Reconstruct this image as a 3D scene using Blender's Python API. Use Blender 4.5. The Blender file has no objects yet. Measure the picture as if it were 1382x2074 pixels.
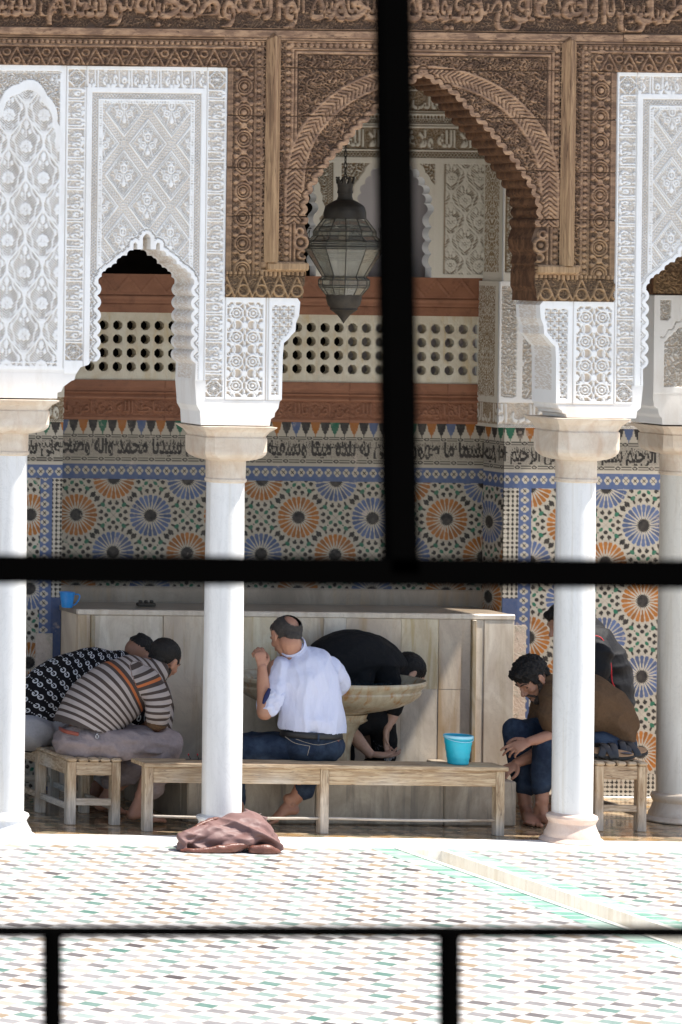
import bpy, math, random
import numpy as np
from mathutils import Vector, Matrix, noise
random.seed(7)
R = math.radians
scene = bpy.context.scene
COL = scene.collection
# ---------------------------------------------------------------- measure of the place
TH = R(0.7); CT = math.cos(TH); ST = math.sin(TH)
D = 22.0; XP = -2850.0; YP = 485.0; H = 3.47
XC = -(691 - XP) / 350.0
def un(px, py):
    dx = px - 691; dy = py - 1037
    return 691 + dx*CT + dy*ST, 1037 - dx*ST + dy*CT
def SC(Y): return 350.0*D/(D + Y)
def WX(u, Y): return XC + (u - XP)/SC(Y)
def WZ(v, Y): return H - (v - YP)/SC(Y)
def W(px, py, Y):
    u, v = un(px, py)
    return Vector((WX(u, Y), Y, WZ(v, Y)))
V3 = Vector
# ---------------------------------------------------------------- object helpers
ORG = {}
def tag(o, label=None, cat=None, group=None, kind=None):
    if label: o['label'] = label
    if cat: o['category'] = cat
    if group: o['group'] = group
    if kind: o['kind'] = kind
    return o
def thing(name, loc, label, cat, group=None):
    o = bpy.data.objects.new(name, None); COL.objects.link(o)
    o.location = loc; o.empty_display_size = 0.1
    ORG[o.name] = V3(loc)
    return tag(o, label, cat, group)
class MB:
    def __init__(s): s.v = []; s.f = []; s.m = []; s.cur = 0
    def face(s, ids): s.f.append(tuple(ids)); s.m.append(s.cur)
    def add(s, vs, fs):
        b = len(s.v); s.v.extend([tuple(q) for q in vs])
        for f in fs: s.face([b + i for i in f])
    def box(s, x0, x1, y0, y1, z0, z1, bev=0.0):
        if bev <= 0:
            vs = [(x, y, z) for z in (z0, z1) for y in (y0, y1) for x in (x0, x1)]
            s.add(vs, [(0,2,3,1), (4,5,7,6), (0,1,5,4), (1,3,7,5), (3,2,6,7), (2,0,4,6)]); return
        b = bev
        idx = {}; vs = []
        for ix, x in enumerate((x0, x1)):
            for iy, y in enumerate((y0, y1)):
                for iz, z in enumerate((z0, z1)):
                    sx = 1 if ix == 0 else -1; sy = 1 if iy == 0 else -1; sz = 1 if iz == 0 else -1
                    for a, p in enumerate(((x, y+sy*b, z+sz*b), (x+sx*b, y, z+sz*b), (x+sx*b, y+sy*b, z))):
                        idx[(ix, iy, iz, a)] = len(vs); vs.append(p)
        F = []
        for i in (0, 1):
            q = [idx[(i,0,0,0)], idx[(i,1,0,0)], idx[(i,1,1,0)], idx[(i,0,1,0)]]; F.append(q if i else q[::-1])
            q = [idx[(0,i,0,1)], idx[(0,i,1,1)], idx[(1,i,1,1)], idx[(1,i,0,1)]]; F.append(q if i else q[::-1])
            q = [idx[(0,0,i,2)], idx[(1,0,i,2)], idx[(1,1,i,2)], idx[(0,1,i,2)]]; F.append(q if i else q[::-1])
        for i in (0, 1):
            for j in (0, 1):
                F.append([idx[(i,j,0,0)], idx[(i,j,1,0)], idx[(i,j,1,1)], idx[(i,j,0,1)]])
                F.append([idx[(i,0,j,0)], idx[(i,1,j,0)], idx[(i,1,j,2)], idx[(i,0,j,2)]])
                F.append([idx[(0,i,j,1)], idx[(1,i,j,1)], idx[(1,i,j,2)], idx[(0,i,j,2)]])
                for k in (0, 1):
                    F.append([idx[(i,j,k,0)], idx[(i,j,k,1)], idx[(i,j,k,2)]])
        seen = set(); G = []
        for f in F:
            kk = tuple(sorted(f))
            if kk not in seen: seen.add(kk); G.append(f)
        s.add(vs, G)
    def lathe(s, cx, cy, prof, n=32, sy=1.0, a0=0.0, cap=True):
        b = len(s.v)
        for (r, z) in prof:
            for i in range(n):
                a = a0 + 2*math.pi*i/n
                s.v.append((cx + r*math.cos(a), cy + sy*r*math.sin(a), z))
        for j in range(len(prof) - 1):
            for i in range(n):
                k = (i+1) % n
                s.face((b+j*n+i, b+j*n+k, b+(j+1)*n+k, b+(j+1)*n+i))
        if cap:
            s.face([b+i for i in range(n)][::-1]); s.face([b+(len(prof)-1)*n+i for i in range(n)])
    def ball(s, c, r, rot=None, n=16, m=10):
        if not isinstance(r, (tuple, list)): r = (r, r, r)
        c = V3(c); b = len(s.v)
        def P(x, y, z):
            q = V3((x*r[0], y*r[1], z*r[2]))
            if rot is not None: q = rot @ q
            s.v.append(tuple(c + q))
        P(0, 0, -1)
        for j in range(1, m):
            t = math.pi*j/m
            for i in range(n):
                a = 2*math.pi*i/n
                P(math.sin(t)*math.cos(a), math.sin(t)*math.sin(a), -math.cos(t))
        P(0, 0, 1)
        e = b + 1 + (m-1)*n
        for i in range(n):
            k = (i+1) % n
            s.face((b, b+1+k, b+1+i)); s.face((e, b+1+(m-2)*n+i, b+1+(m-2)*n+k))
        for j in range(m-2):
            for i in range(n):
                k = (i+1) % n; q = b+1+j*n
                s.face((q+i, q+k, q+n+k, q+n+i))
    def tube(s, pts, rad, side=None, n=14, sub=4, caps=True, flat=False):
        pts = [V3(p) for p in pts]
        rad = [r if isinstance(r, (tuple, list)) else (r, r) for r in (rad if isinstance(rad, (list,)) else [rad]*len(pts))]
        P = []; Q = []
        N = len(pts)
        for i in range(N-1):
            p0 = pts[max(i-1, 0)]; p1 = pts[i]; p2 = pts[i+1]; p3 = pts[min(i+2, N-1)]
            for k in range(sub):
                t = k/sub; t2 = t*t; t3 = t2*t
                P.append(0.5*((2*p1) + (p2-p0)*t + (2*p0-5*p1+4*p2-p3)*t2 + (3*p1-p0-3*p2+p3)*t3))
                w = t*t*(3-2*t); a = rad[i]; c = rad[i+1]
                Q.append((a[0]*(1-w)+c[0]*w, a[1]*(1-w)+c[1]*w))
        P.append(pts[-1]); Q.append(rad[-1])
        if caps and not flat:
            d = (P[0]-P[1]).normalized(); r = min(Q[0])
            pre = [(P[0]+d*r*math.sin(t), (Q[0][0]*math.cos(t), Q[0][1]*math.cos(t))) for t in (1.45, 1.1, 0.75, 0.4)]
            d = (P[-1]-P[-2]).normalized(); r = min(Q[-1])
            post = [(P[-1]+d*r*math.sin(t), (Q[-1][0]*math.cos(t), Q[-1][1]*math.cos(t))) for t in (0.4, 0.75, 1.1, 1.45)]
            P = [a for a, _ in pre] + P + [a for a, _ in post]
            Q = [a for _, a in pre] + Q + [a for _, a in post]
        b = len(s.v); up = V3(side) if side is not None else None
        prev = None
        for i in range(len(P)):
            d = (P[min(i+1, len(P)-1)] - P[max(i-1, 0)]).normalized()
            if prev is None:
                sv = up if up is not None else (V3((1, 0, 0)) if abs(d.x) < 0.8 else V3((0, 1, 0)))
            else: sv = up if up is not None else prev
            sv = (sv - d*sv.dot(d))
            if sv.length < 1e-4: sv = prev if prev is not None else V3((0, 0, 1))
            sv.normalize(); prev = sv; tv = d.cross(sv)
            for k in range(n):
                a = 2*math.pi*k/n
                s.v.append(tuple(P[i] + sv*(Q[i][0]*math.cos(a)) + tv*(Q[i][1]*math.sin(a))))
        L = len(P)
        for j in range(L-1):
            for i in range(n):
                k = (i+1) % n
                s.face((b+j*n+i, b+j*n+k, b+(j+1)*n+k, b+(j+1)*n+i))
        if caps:
            s.face([b+i for i in range(n)][::-1]); s.face([b+(L-1)*n+i for i in range(n)])
    def prism(s, poly, y0, y1):
        """poly: list of (x,z), extruded from y0 (front) to y1"""
        n = len(poly); b = len(s.v)
        for y in (y0, y1):
            for x, z in poly: s.v.append((x, y, z))
        s.face([b+i for i in range(n)]); s.face([b+n+i for i in range(n)][::-1])
        for i in range(n):
            k = (i+1) % n
            s.face((b+i, b+n+i, b+n+k, b+k))
def mkobj(name, verts, faces, mats, parent=None, org=None, mi=None, smooth=False, attrs=None):
    o3 = ORG[parent.name] if parent is not None else (V3(org) if org is not None else V3((0, 0, 0)))
    me = bpy.data.meshes.new(name)
    if isinstance(verts, np.ndarray):
        va = verts.astype(np.float64) - np.array(o3)
        me.vertices.add(len(va)); me.vertices.foreach_set('co', va.ravel())
        fa = np.asarray(faces); nf, k = fa.shape
        me.loops.add(nf*k); me.polygons.add(nf)
        me.loops.foreach_set('vertex_index', fa.ravel().astype(np.int32))
        me.polygons.foreach_set('loop_start', np.arange(nf, dtype=np.int32)*k)
        try: me.polygons.foreach_set('loop_total', np.full(nf, k, dtype=np.int32))
        except Exception: pass
        if mi is not None: me.polygons.foreach_set('material_index', np.asarray(mi, dtype=np.int32))
        me.update(calc_edges=True); me.validate()
    else:
        me.from_pydata([(a-o3.x, b-o3.y, c-o3.z) for a, b, c in verts], [], faces)
        if mi: me.polygons.foreach_set('material_index', mi)
        me.update()
    if attrs:
        for k, arr in attrs.items():
            arr = np.asarray(arr, dtype=np.float32)
            if arr.ndim == 1:
                at = me.attributes.new(k, 'FLOAT', 'POINT'); at.data.foreach_set('value', arr)
            else:
                at = me.attributes.new(k, 'FLOAT_VECTOR', 'POINT'); at.data.foreach_set('vector', arr.ravel())
    if smooth: me.polygons.foreach_set('use_smooth', [True]*len(me.polygons))
    for m in (mats if isinstance(mats, (list, tuple)) else [mats]): me.materials.append(m)
    o = bpy.data.objects.new(name, me); COL.objects.link(o)
    if parent is not None:
        o.parent = parent
        ORG[o.name] = o3
    else:
        o.location = o3; ORG[o.name] = o3
    return o
def build(mb, name, mats, parent=None, org=None, smooth=False, autos=False):
    o = mkobj(name, mb.v, mb.f, mats, parent, org, mb.m, smooth or autos)
    if autos:
        try: o.data.set_sharp_from_angle(angle=R(38))
        except Exception: pass
    return o
# ---------------------------------------------------------------- materials
MAT = {}
class NT:
    def __init__(s, name):
        s.M_ = bpy.data.materials.new(name); s.M_.use_nodes = True
        s.t = s.M_.node_tree; s.t.nodes.clear()
        s.out = s.t.nodes.new('ShaderNodeOutputMaterial'); s.b = s.t.nodes.new('ShaderNodeBsdfPrincipled')
        s.t.links.new(s.b.outputs[0], s.out.inputs[0]); MAT[name] = s.M_
    def n(s, ty, **k):
        o = s.t.nodes.new('ShaderNode'+ty)
        for a, v in k.items(): setattr(o, a, v)
        return o
    def l(s, a, b): s.t.links.new(a, b)
    def m(s, op, a, b=None, c=None, clamp=False):
        o = s.n('Math', operation=op, use_clamp=clamp)
        for i, q in enumerate((a, b, c)):
            if q is None: continue
            if isinstance(q, (int, float)): o.inputs[i].default_value = q
            else: s.l(q, o.inputs[i])
        return o.outputs[0]
    def obj(s):
        return s.n('TexCoord').outputs['Object']
    def geo(s):
        return s.n('NewGeometry').outputs['Position']
    def map(s, vec, sc=(1, 1, 1), rot=(0, 0, 0), loc=(0, 0, 0)):
        o = s.n('Mapping'); s.l(vec, o.inputs[0]); o.inputs['Scale'].default_value = sc; o.inputs['Rotation'].default_value = rot
        o.inputs['Location'].default_value = loc
        return o.outputs[0]
    def noise(s, vec, sc, det=3, rough=0.55, dist=0.0):
        o = s.n('TexNoise'); s.l(vec, o.inputs['Vector']); o.inputs['Scale'].default_value = sc
        o.inputs['Detail'].default_value = det; o.inputs['Roughness'].default_value = rough; o.inputs['Distortion'].default_value = dist
        return o.outputs[0]
    def ramp(s, f, stops, interp='LINEAR'):
        o = s.n('ValToRGB'); o.color_ramp.interpolation = interp
        e = o.color_ramp.elements
        while len(e) < len(stops): e.new(0.5)
        for i, (p, c) in enumerate(stops):
            e[i].position = p; e[i].color = (c, c, c, 1) if isinstance(c, (int, float)) else (*c, 1)
        s.l(f, o.inputs[0]); return o.outputs[0]
    def mix(s, f, a, b, bt='MIX'):
        o = s.n('Mix', data_type='RGBA', blend_type=bt, clamp_factor=True)
        for i, q in ((0, f), (6, a), (7, b)):
            if isinstance(q, (int, float)): o.inputs[i].default_value = q
            elif isinstance(q, tuple): o.inputs[i].default_value = (*q, 1)
            else: s.l(q, o.inputs[i])
        return o.outputs[2]
    def bump(s, h, st=0.3, d=0.01):
        o = s.n('Bump'); o.inputs['Strength'].default_value = st; o.inputs['Distance'].default_value = d
        s.l(h, o.inputs['Height']); s.l(o.outputs[0], s.b.inputs['Normal'])
    def base(s, c, rough=0.7, spec=None, metal=None):
        if isinstance(c, tuple): s.b.inputs['Base Color'].default_value = (*c, 1)
        else: s.l(c, s.b.inputs['Base Color'])
        if isinstance(rough, (int, float)): s.b.inputs['Roughness'].default_value = rough
        else: s.l(rough, s.b.inputs['Roughness'])
        if spec is not None: s.b.inputs['Specular IOR Level'].default_value = spec
        if metal is not None: s.b.inputs['Metallic'].default_value = metal
        return s.M_
    def attr(s, name, vec=False):
        o = s.n('Attribute'); o.attribute_name = name
        return o.outputs['Vector'] if vec else o.outputs['Fac']
# carved stucco: 'm' 1 = raised face, 0 = tinted ground between the carving
def mat_stucco(name, hi, lo, dirt=(0.55, 0.47, 0.38)):
    t = NT(name); g = t.geo(); a = t.attr('m')
    n1 = t.noise(g, 6, 4); n2 = t.noise(g, 60, 3)
    lo2 = t.mix(t.ramp(n1, [(0.35, 0), (0.7, 1)]), lo, tuple(min(1, c*1.25) for c in lo))
    hi2 = t.mix(t.ramp(t.noise(t.map(g, (3, 3, 0.8)), 2.3, 5, 0.6), [(0.5, 0), (0.8, 0.5)]), hi, dirt)
    c = t.mix(a, lo2, hi2)
    t.bump(n2, 0.25, 0.004)
    return t.base(c, 0.85, 0.2)
mat_stucco('stucco', (0.86, 0.845, 0.815), (0.56, 0.475, 0.385))
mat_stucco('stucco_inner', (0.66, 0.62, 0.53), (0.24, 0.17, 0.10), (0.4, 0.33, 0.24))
t = NT('plaster_white'); g = t.geo(); t.bump(t.noise(g, 25, 5), 0.25, 0.004)
t.base(t.mix(t.ramp(t.noise(t.map(g, (1, 1, 0.4)), 5, 5, 0.65), [(0.5, 0), (0.8, 0.5)]), (0.82, 0.82, 0.81), (0.62, 0.57, 0.5)), 0.8, 0.2)
t = NT('plaster_grey'); g = t.geo(); t.bump(t.noise(g, 12, 5), 0.15, 0.004)
t.base(t.mix(t.noise(g, 2, 4), (0.48, 0.44, 0.44), (0.56, 0.52, 0.52)), 0.9, 0.1)
t = NT('unlit_black'); t.base((0.02, 0.015, 0.012), 0.9, 0.1)  # near-black colour in place of an unlit room
def mat_wood(name, dark, mid, light, sc=(1, 1, 1), attr=False, bleach_and_sunlight=None, rough=0.62):
    t = NT(name); g = t.geo()
    fine = t.noise(t.map(g, sc), 22, 6, 0.65, 0.4); big = t.noise(t.map(g, sc), 4, 4, 0.6, 0.8)
    c = t.mix(t.ramp(big, [(0.3, 0), (0.7, 1)]), dark, mid)
    c = t.mix(t.ramp(fine, [(0.42, 0), (0.62, 1)]), c, light)
    crack = t.ramp(t.noise(t.map(g, tuple(q*1.0 for q in sc)), 60, 2, 0.5, 0.2), [(0.30, 1), (0.36, 0)])
    c = t.mix(t.m('MULTIPLY', crack, 0.7), c, tuple(q*0.25 for q in dark))
    if bleach_and_sunlight:  # paler low down: weathering on the arch wood, painted sunlight on the benches
        z0, z1, col = bleach_and_sunlight
        sep = t.n('SeparateXYZ'); t.l(g, sep.inputs[0])
        w = t.m('ADD', sep.outputs[2], t.m('MULTIPLY', t.m('SUBTRACT', t.noise(g, 1.7, 4), 0.5), 1.1))
        mr = t.n('MapRange'); mr.interpolation_type = 'SMOOTHSTEP'
        t.l(w, mr.inputs[0]); mr.inputs[1].default_value = z0; mr.inputs[2].default_value = z1; mr.inputs[3].default_value = 0.85; mr.inputs[4].default_value = 0.0
        c = t.mix(mr.outputs[0], c, t.mix(t.ramp(fine, [(0.3, 0), (0.7, 1)]), tuple(q*0.55 for q in col), col))
    if attr:
        a = t.attr('m')
        c = t.mix(t.ramp(a, [(0.05, 0.82), (0.7, 0.0)]), c, tuple(q*0.38 for q in dark))
    h = t.m('ADD', t.m('MULTIPLY', fine, 1.0), t.m('MULTIPLY', crack, -1.0))
    t.bump(h, 0.5, 0.004)
    return t.base(c, rough, 0.3)
mat_wood('wood_carved', (0.15, 0.085, 0.052), (0.28, 0.16, 0.095), (0.43, 0.26, 0.15), (0.5, 1, 1.6), attr=True, bleach_and_sunlight=(2.9, 3.9, (0.42, 0.27, 0.13)))
mat_wood('wood_post', (0.16, 0.09, 0.05), (0.30, 0.17, 0.09), (0.42, 0.26, 0.14), (3, 3, 0.18), bleach_and_sunlight=(2.6, 4.4, (0.50, 0.33, 0.17)))
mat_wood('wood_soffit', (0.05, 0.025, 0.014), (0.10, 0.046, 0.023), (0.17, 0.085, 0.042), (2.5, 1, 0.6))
mat_wood('wood_bench', (0.24, 0.155, 0.09), (0.40, 0.28, 0.17), (0.55, 0.43, 0.29), (0.35, 1, 3.0), bleach_and_sunlight=(0.03, 0.33, (0.66, 0.60, 0.52)))
mat_wood('wood_leg', (0.24, 0.155, 0.09), (0.40, 0.28, 0.17), (0.55, 0.43, 0.29), (3, 3, 0.3), bleach_and_sunlight=(0.03, 0.33, (0.66, 0.60, 0.52)))  # sun on the leg bottoms is put into the colour
mat_wood('wood_bench_long', (0.25, 0.16, 0.09), (0.42, 0.29, 0.17), (0.56, 0.43, 0.28), (0.3, 2, 4.0), bleach_and_sunlight=(0.03, 0.33, (0.66, 0.60, 0.52)))
def mat_marble(name, c0, c1, stain, st=0.4, sc=(1, 1, 0.3), rough=0.35, s=3.0):
    t = NT(name); g = t.geo()
    a = t.noise(t.map(g, sc), s, 6, 0.6, 1.2); b = t.noise(t.map(g, (sc[0]*2, sc[1]*2, sc[2]*0.5)), s*1.5, 5, 0.6, 0.5)
    c = t.mix(t.ramp(a, [(0.35, 0), (0.65, 1)]), c0, c1)
    c = t.mix(t.ramp(b, [(0.52, 0), (0.72, st)]), c, stain)
    v = t.ramp(t.noise(t.map(g, (1, 1, 0.5)), s*1.2, 8, 0.7, 2.5), [(0.485, 0), (0.5, 0.5), (0.515, 0)])
    c = t.mix(t.m('MULTIPLY', v, 0.5), c, tuple(q*0.6 for q in c0))
    t.bump(t.noise(g, 40, 4), 0.12, 0.003)
    return t.base(c, rough, 0.4)
mat_marble('marble_shaft', (0.70, 0.69, 0.67), (0.82, 0.81, 0.79), (0.58, 0.53, 0.44), 0.6, (1.5, 1.5, 0.13), 0.3, 5)
mat_marble('marble_shaft_old', (0.62, 0.58, 0.51), (0.72, 0.69, 0.62), (0.5, 0.43, 0.32), 0.5, (1, 1, 0.2), 0.4, 5)
mat_marble('marble_cap', (0.62, 0.50, 0.38), (0.72, 0.63, 0.52), (0.52, 0.34, 0.22), 0.55, (1, 1, 1.3), 0.55, 5)
mat_marble('marble_base_pink', (0.62, 0.45, 0.36), (0.70, 0.56, 0.47), (0.72, 0.66, 0.6), 0.6, (1, 1, 1.6), 0.6, 7)
mat_marble('marble_box', (0.56, 0.44, 0.33), (0.79, 0.66, 0.50), (0.46, 0.29, 0.14), 0.8, (1.1, 1, 0.5), 0.38, 3.5)
mat_marble('marble_box_warm', (0.64, 0.50, 0.32), (0.80, 0.69, 0.50), (0.52, 0.34, 0.10), 0.85, (1.2, 1, 0.4), 0.38, 6)
mat_marble('marble_box_pale', (0.60, 0.49, 0.38), (0.80, 0.70, 0.57), (0.46, 0.35, 0.21), 0.6, (1.2, 1, 0.55), 0.36, 4)
mat_marble('marble_rust', (0.34, 0.24, 0.12), (0.48, 0.40, 0.30), (0.50, 0.27, 0.06), 0.9, (1, 1, 0.3), 0.4, 9)
mat_marble('marble_band', (0.22, 0.175, 0.13), (0.34, 0.28, 0.215), (0.34, 0.22, 0.11), 0.6, (1, 1, 0.3), 0.3, 4)
mat_marble('marble_bowl', (0.36, 0.29, 0.19), (0.52, 0.44, 0.31), (0.36, 0.17, 0.05), 0.9, (1.0, 1.0, 0.7), 0.25, 7)
mat_marble('marble_trough', (0.27, 0.22, 0.165), (0.44, 0.375, 0.29), (0.10, 0.09, 0.08), 0.8, (1, 1, 0.35), 0.4, 6)
mat_marble('marble_lattice', (0.52, 0.45, 0.33), (0.62, 0.57, 0.45), (0.5, 0.36, 0.17), 0.7, (1, 1, 1), 0.4, 6)
mat_marble('marble_kerb', (0.78, 0.77, 0.74), (0.84, 0.83, 0.80), (0.6, 0.5, 0.38), 0.4, (1, 1, 1), 0.45, 5)
mat_marble('marble_channel', (0.70, 0.67, 0.60), (0.80, 0.78, 0.72), (0.55, 0.46, 0.33), 0.6, (1, 1.5, 0.4), 0.5, 4)
t = NT('red_stone'); g = t.geo(); a = t.noise(t.map(g, (1, 1, 2)), 5, 6, 0.65, 0.6)
c = t.mix(t.ramp(a, [(0.3, 0), (0.7, 1)]), (0.17, 0.065, 0.032), (0.27, 0.115, 0.06))
mm = t.attr('m'); c = t.mix(t.m('MULTIPLY', mm, 0.35), c, (0.36, 0.18, 0.11))
c = t.mix(t.ramp(t.noise(g, 14, 5, 0.7), [(0.55, 0), (0.75, 0.6)]), c, (0.10, 0.045, 0.03))
t.bump(t.noise(g, 50, 4), 0.3, 0.004); t.base(c, 0.6, 0.3)
# glazed tile mosaic: the colour of each tile piece is stored per vertex
t = NT('zellige'); g = t.geo(); a = t.attr('c', True)
c = t.mix(t.ramp(t.noise(g, 30, 3), [(0.3, 0), (0.75, 0.35)]), a, t.mix(0.5, a, (0.30, 0.25, 0.2)))
c = t.mix(t.ramp(t.noise(g, 9, 5, 0.7), [(0.62, 0), (0.7, 0.6)]), c, (0.46, 0.37, 0.3))
t.bump(t.noise(g, 45, 3), 0.25, 0.004); t.base(c, 0.42, 0.22)
# worn strip where the glaze has fallen off
t = NT('worn_tile'); g = t.geo(); a = t.attr('c', True)
w = t.ramp(t.noise(g, 16, 6, 0.75, 1.0), [(0.42, 0), (0.5, 1)])
c = t.mix(w, a, t.mix(t.noise(g, 50, 3), (0.45, 0.34, 0.27), (0.66, 0.58, 0.5)))
t.bump(t.m('ADD', t.m('MULTIPLY', w, -0.8), t.noise(g, 90, 4)), 0.6, 0.006); t.base(c, 0.6, 0.3)
# patio floor: small lozenges in white, black, ochre and green
def floor_nodes(name, wet):
    t = NT(name); g = t.geo()
    p = t.map(g, (1, 1, 1), (0, 0, R(45)))
    sep = t.n('SeparateXYZ'); t.l(p, sep.inputs[0])
    cell = 0.092
    i = t.m('FLOOR', t.m('DIVIDE', sep.outputs[0], cell)); j = t.m('FLOOR', t.m('DIVIDE', sep.outputs[1], cell))
    par = t.m('FLOORED_MODULO', t.m('ADD', i, j), 2.0)
    k = t.m('FLOORED_MODULO', t.m('ADD', i, t.m('MULTIPLY', j, 3)), 8.0)
    wn = t.n('TexWhiteNoise', noise_dimensions='2D'); cb = t.n('CombineXYZ'); t.l(i, cb.inputs[0]); t.l(j, cb.inputs[1]); t.l(cb.outputs[0], wn.inputs['Vector'])
    rnd = wn.outputs['Value']
    kk = t.m('ADD', t.m('DIVIDE', k, 8.0), 0.02)
    if not wet:
        blk, och, grn, wht = (0.07, 0.058, 0.06), (0.25, 0.18, 0.11), (0.06, 0.15, 0.12), (0.56, 0.55, 0.54)
    else:
        blk, och, grn, wht = (0.08, 0.055, 0.035), (0.42, 0.24, 0.08), (0.14, 0.15, 0.09), (0.50, 0.37, 0.23)
    c = t.ramp(kk, [(0.0, blk), (0.25, och), (0.5, blk), (0.75, grn)], 'CONSTANT')
    c = t.mix(t.m('MULTIPLY', rnd, 0.4), c, wht)
    worn = t.ramp(t.noise(g, 2.2, 5, 0.7), [(0.42, 0.0), (0.75, 0.3)])
    c = t.mix(worn, c, wht)
    w2 = t.mix(t.m('MULTIPLY', rnd, 0.25), wht, tuple(q*0.7 for q in wht))
    c = t.mix(par, c, w2)
    fx = t.m('FRACT', t.m('DIVIDE', sep.outputs[0], cell)); fy = t.m('FRACT', t.m('DIVIDE', sep.outputs[1], cell))
    ed = t.m('MINIMUM', t.m('MINIMUM', fx, t.m('SUBTRACT', 1.0, fx)), t.m('MINIMUM', fy, t.m('SUBTRACT', 1.0, fy)))
    joint = t.m('LESS_THAN', ed, 0.045)
    c = t.mix(t.m('MULTIPLY', joint, 0.6), c, (0.42, 0.37, 0.31) if not wet else (0.1, 0.08, 0.06))
    if wet:
        n = t.noise(g, 3.5, 5, 0.65, 0.6)
        c = t.mix(t.ramp(n, [(0.35, 0), (0.65, 0.6)]), c, (0.20, 0.12, 0.06))
        n2 = t.noise(t.map(g, (1, 2.5, 1)), 9, 4, 0.6, 0.5)
        t.bump(t.m('ADD', t.m('MULTIPLY', n2, 0.5), t.m('MULTIPLY', joint, -0.15)), 0.12, 0.01)
        rr = t.ramp(n, [(0.35, 0.2), (0.6, 0.05)])
        return t.base(c, rr, 0.5)
    t.bump(t.m('ADD', t.noise(g, 14, 3), t.m('MULTIPLY', joint, -0.4)), 0.2, 0.004)
    return t.base(c, 0.5, 0.3)
floor_nodes('patio_tile', False); floor_nodes('wet_tile', True)
t = NT('green_tile'); g = t.geo(); sep = t.n('SeparateXYZ'); t.l(g, sep.inputs[0])
jj = t.m('LESS_THAN', t.m('FRACT', t.m('DIVIDE', sep.outputs[1], 0.11)), 0.12)
wn = t.n('TexWhiteNoise', noise_dimensions='1D'); t.l(t.m('FLOOR', t.m('DIVIDE', sep.outputs[1], 0.11)), wn.inputs['W'])
c = t.mix(wn.outputs['Value'], (0.13, 0.30, 0.23), (0.32, 0.47, 0.38)); c = t.mix(t.m('MULTIPLY', jj, 0.7), c, (0.66, 0.66, 0.62))
c = t.mix(t.ramp(t.noise(g, 5, 5, 0.7), [(0.45, 0), (0.7, 0.7)]), c, (0.62, 0.64, 0.6)); t.base(c, 0.4, 0.4)
def simple(name, c, rough=0.7, spec=0.3, metal=None, nz=0.0, nsc=20, bump=0.0, bsc=60, bd=0.004, sc=(1, 1, 1), c2=None):
    t = NT(name); g = t.obj()
    c2 = c2 or tuple(q*0.7 for q in c)
    cc = t.mix(t.ramp(t.noise(t.map(g, sc), nsc, 4, 0.6), [(0.35, 0), (0.7, nz)]), c, c2) if nz else c
    if bump: t.bump(t.noise(t.map(g, sc), bsc, 4, 0.6), bump, bd)
    return t.base(cc, rough, spec, metal)
simple('iron_black', (0.0015, 0.0014, 0.0013), 0.9, 0.0, nz=0.4)
simple('brass_dark', (0.05, 0.043, 0.036), 0.55, 0.4, 0.4, nz=0.6, nsc=30, bump=0.3, bsc=50, c2=(0.085, 0.07, 0.05))
simple('lamp_strip', (0.06, 0.055, 0.045), 0.5, 0.4, 0.3)
simple('steel', (0.55, 0.55, 0.55), 0.25, 0.5, 0.9)
simple('skin', (0.40, 0.21, 0.135), 0.5, 0.35, nz=0.7, nsc=18, c2=(0.33, 0.15, 0.10), bump=0.12, bsc=160, bd=0.001)
simple('skin_dark', (0.27, 0.135, 0.085), 0.5, 0.35, nz=0.7, nsc=18, c2=(0.2, 0.09, 0.055), bump=0.12, bsc=160, bd=0.001)
simple('skin_pale', (0.50, 0.31, 0.22), 0.5, 0.35, nz=0.7, nsc=18, c2=(0.42, 0.22, 0.15), bump=0.12, bsc=160, bd=0.001)
simple('hair_black', (0.012, 0.010, 0.009), 0.6, 0.25, bump=0.9, bsc=110, bd=0.006)
simple('hair_grey', (0.035, 0.03, 0.028), 0.7, 0.2, nz=0.8, nsc=60, c2=(0.06, 0.055, 0.05), bump=0.9, bsc=150, bd=0.005)
simple('beard', (0.025, 0.018, 0.015), 0.8, 0.2, nz=0.8, nsc=70, c2=(0.11, 0.09, 0.08), bump=0.9, bsc=150, bd=0.004)
simple('eye', (0.03, 0.02, 0.018), 0.2, 0.5)
simple('nail', (0.55, 0.36, 0.30), 0.35, 0.4)
simple('cloth_black', (0.011, 0.011, 0.012), 0.85, 0.2, bump=0.8, bsc=9, bd=0.03)
simple('cloth_brown', (0.115, 0.068, 0.038), 0.95, 0.15, nz=0.5, nsc=90, c2=(0.07, 0.042, 0.024), bump=0.7, bsc=10, bd=0.02)
simple('jacket', (0.005, 0.005, 0.007), 0.65, 0.25, bump=0.5, bsc=9, bd=0.02)
simple('red_piping', (0.5, 0.02, 0.03), 0.5, 0.3)
simple('shirt_white', (0.56, 0.58, 0.72), 0.85, 0.15, nz=0.3, nsc=6, c2=(0.52, 0.54, 0.69), bump=0.7, bsc=13, bd=0.03, sc=(1, 1, 0.3))
simple('navy_lining', (0.02, 0.025, 0.08), 0.8, 0.2)
simple('pants_mauve', (0.27, 0.22, 0.215), 0.9, 0.15, nz=0.5, nsc=40, bump=0.8, bsc=11, bd=0.03)
simple('pants_grey', (0.33, 0.32, 0.33), 0.9, 0.15, nz=0.4, nsc=80, bump=0.35, bsc=14, bd=0.012)
t = NT('denim'); g = t.obj(); t.bump(t.noise(g, 30, 5, 0.7), 0.5, 0.008)
t.base(t.mix(t.ramp(t.noise(g, 9, 6, 0.7), [(0.4, 0), (0.75, 1)]), (0.014, 0.022, 0.042), (0.045, 0.068, 0.105)), 0.85, 0.2)
simple('leather_belt', (0.018, 0.017, 0.017), 0.45, 0.4, bump=0.2, bsc=80)
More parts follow.
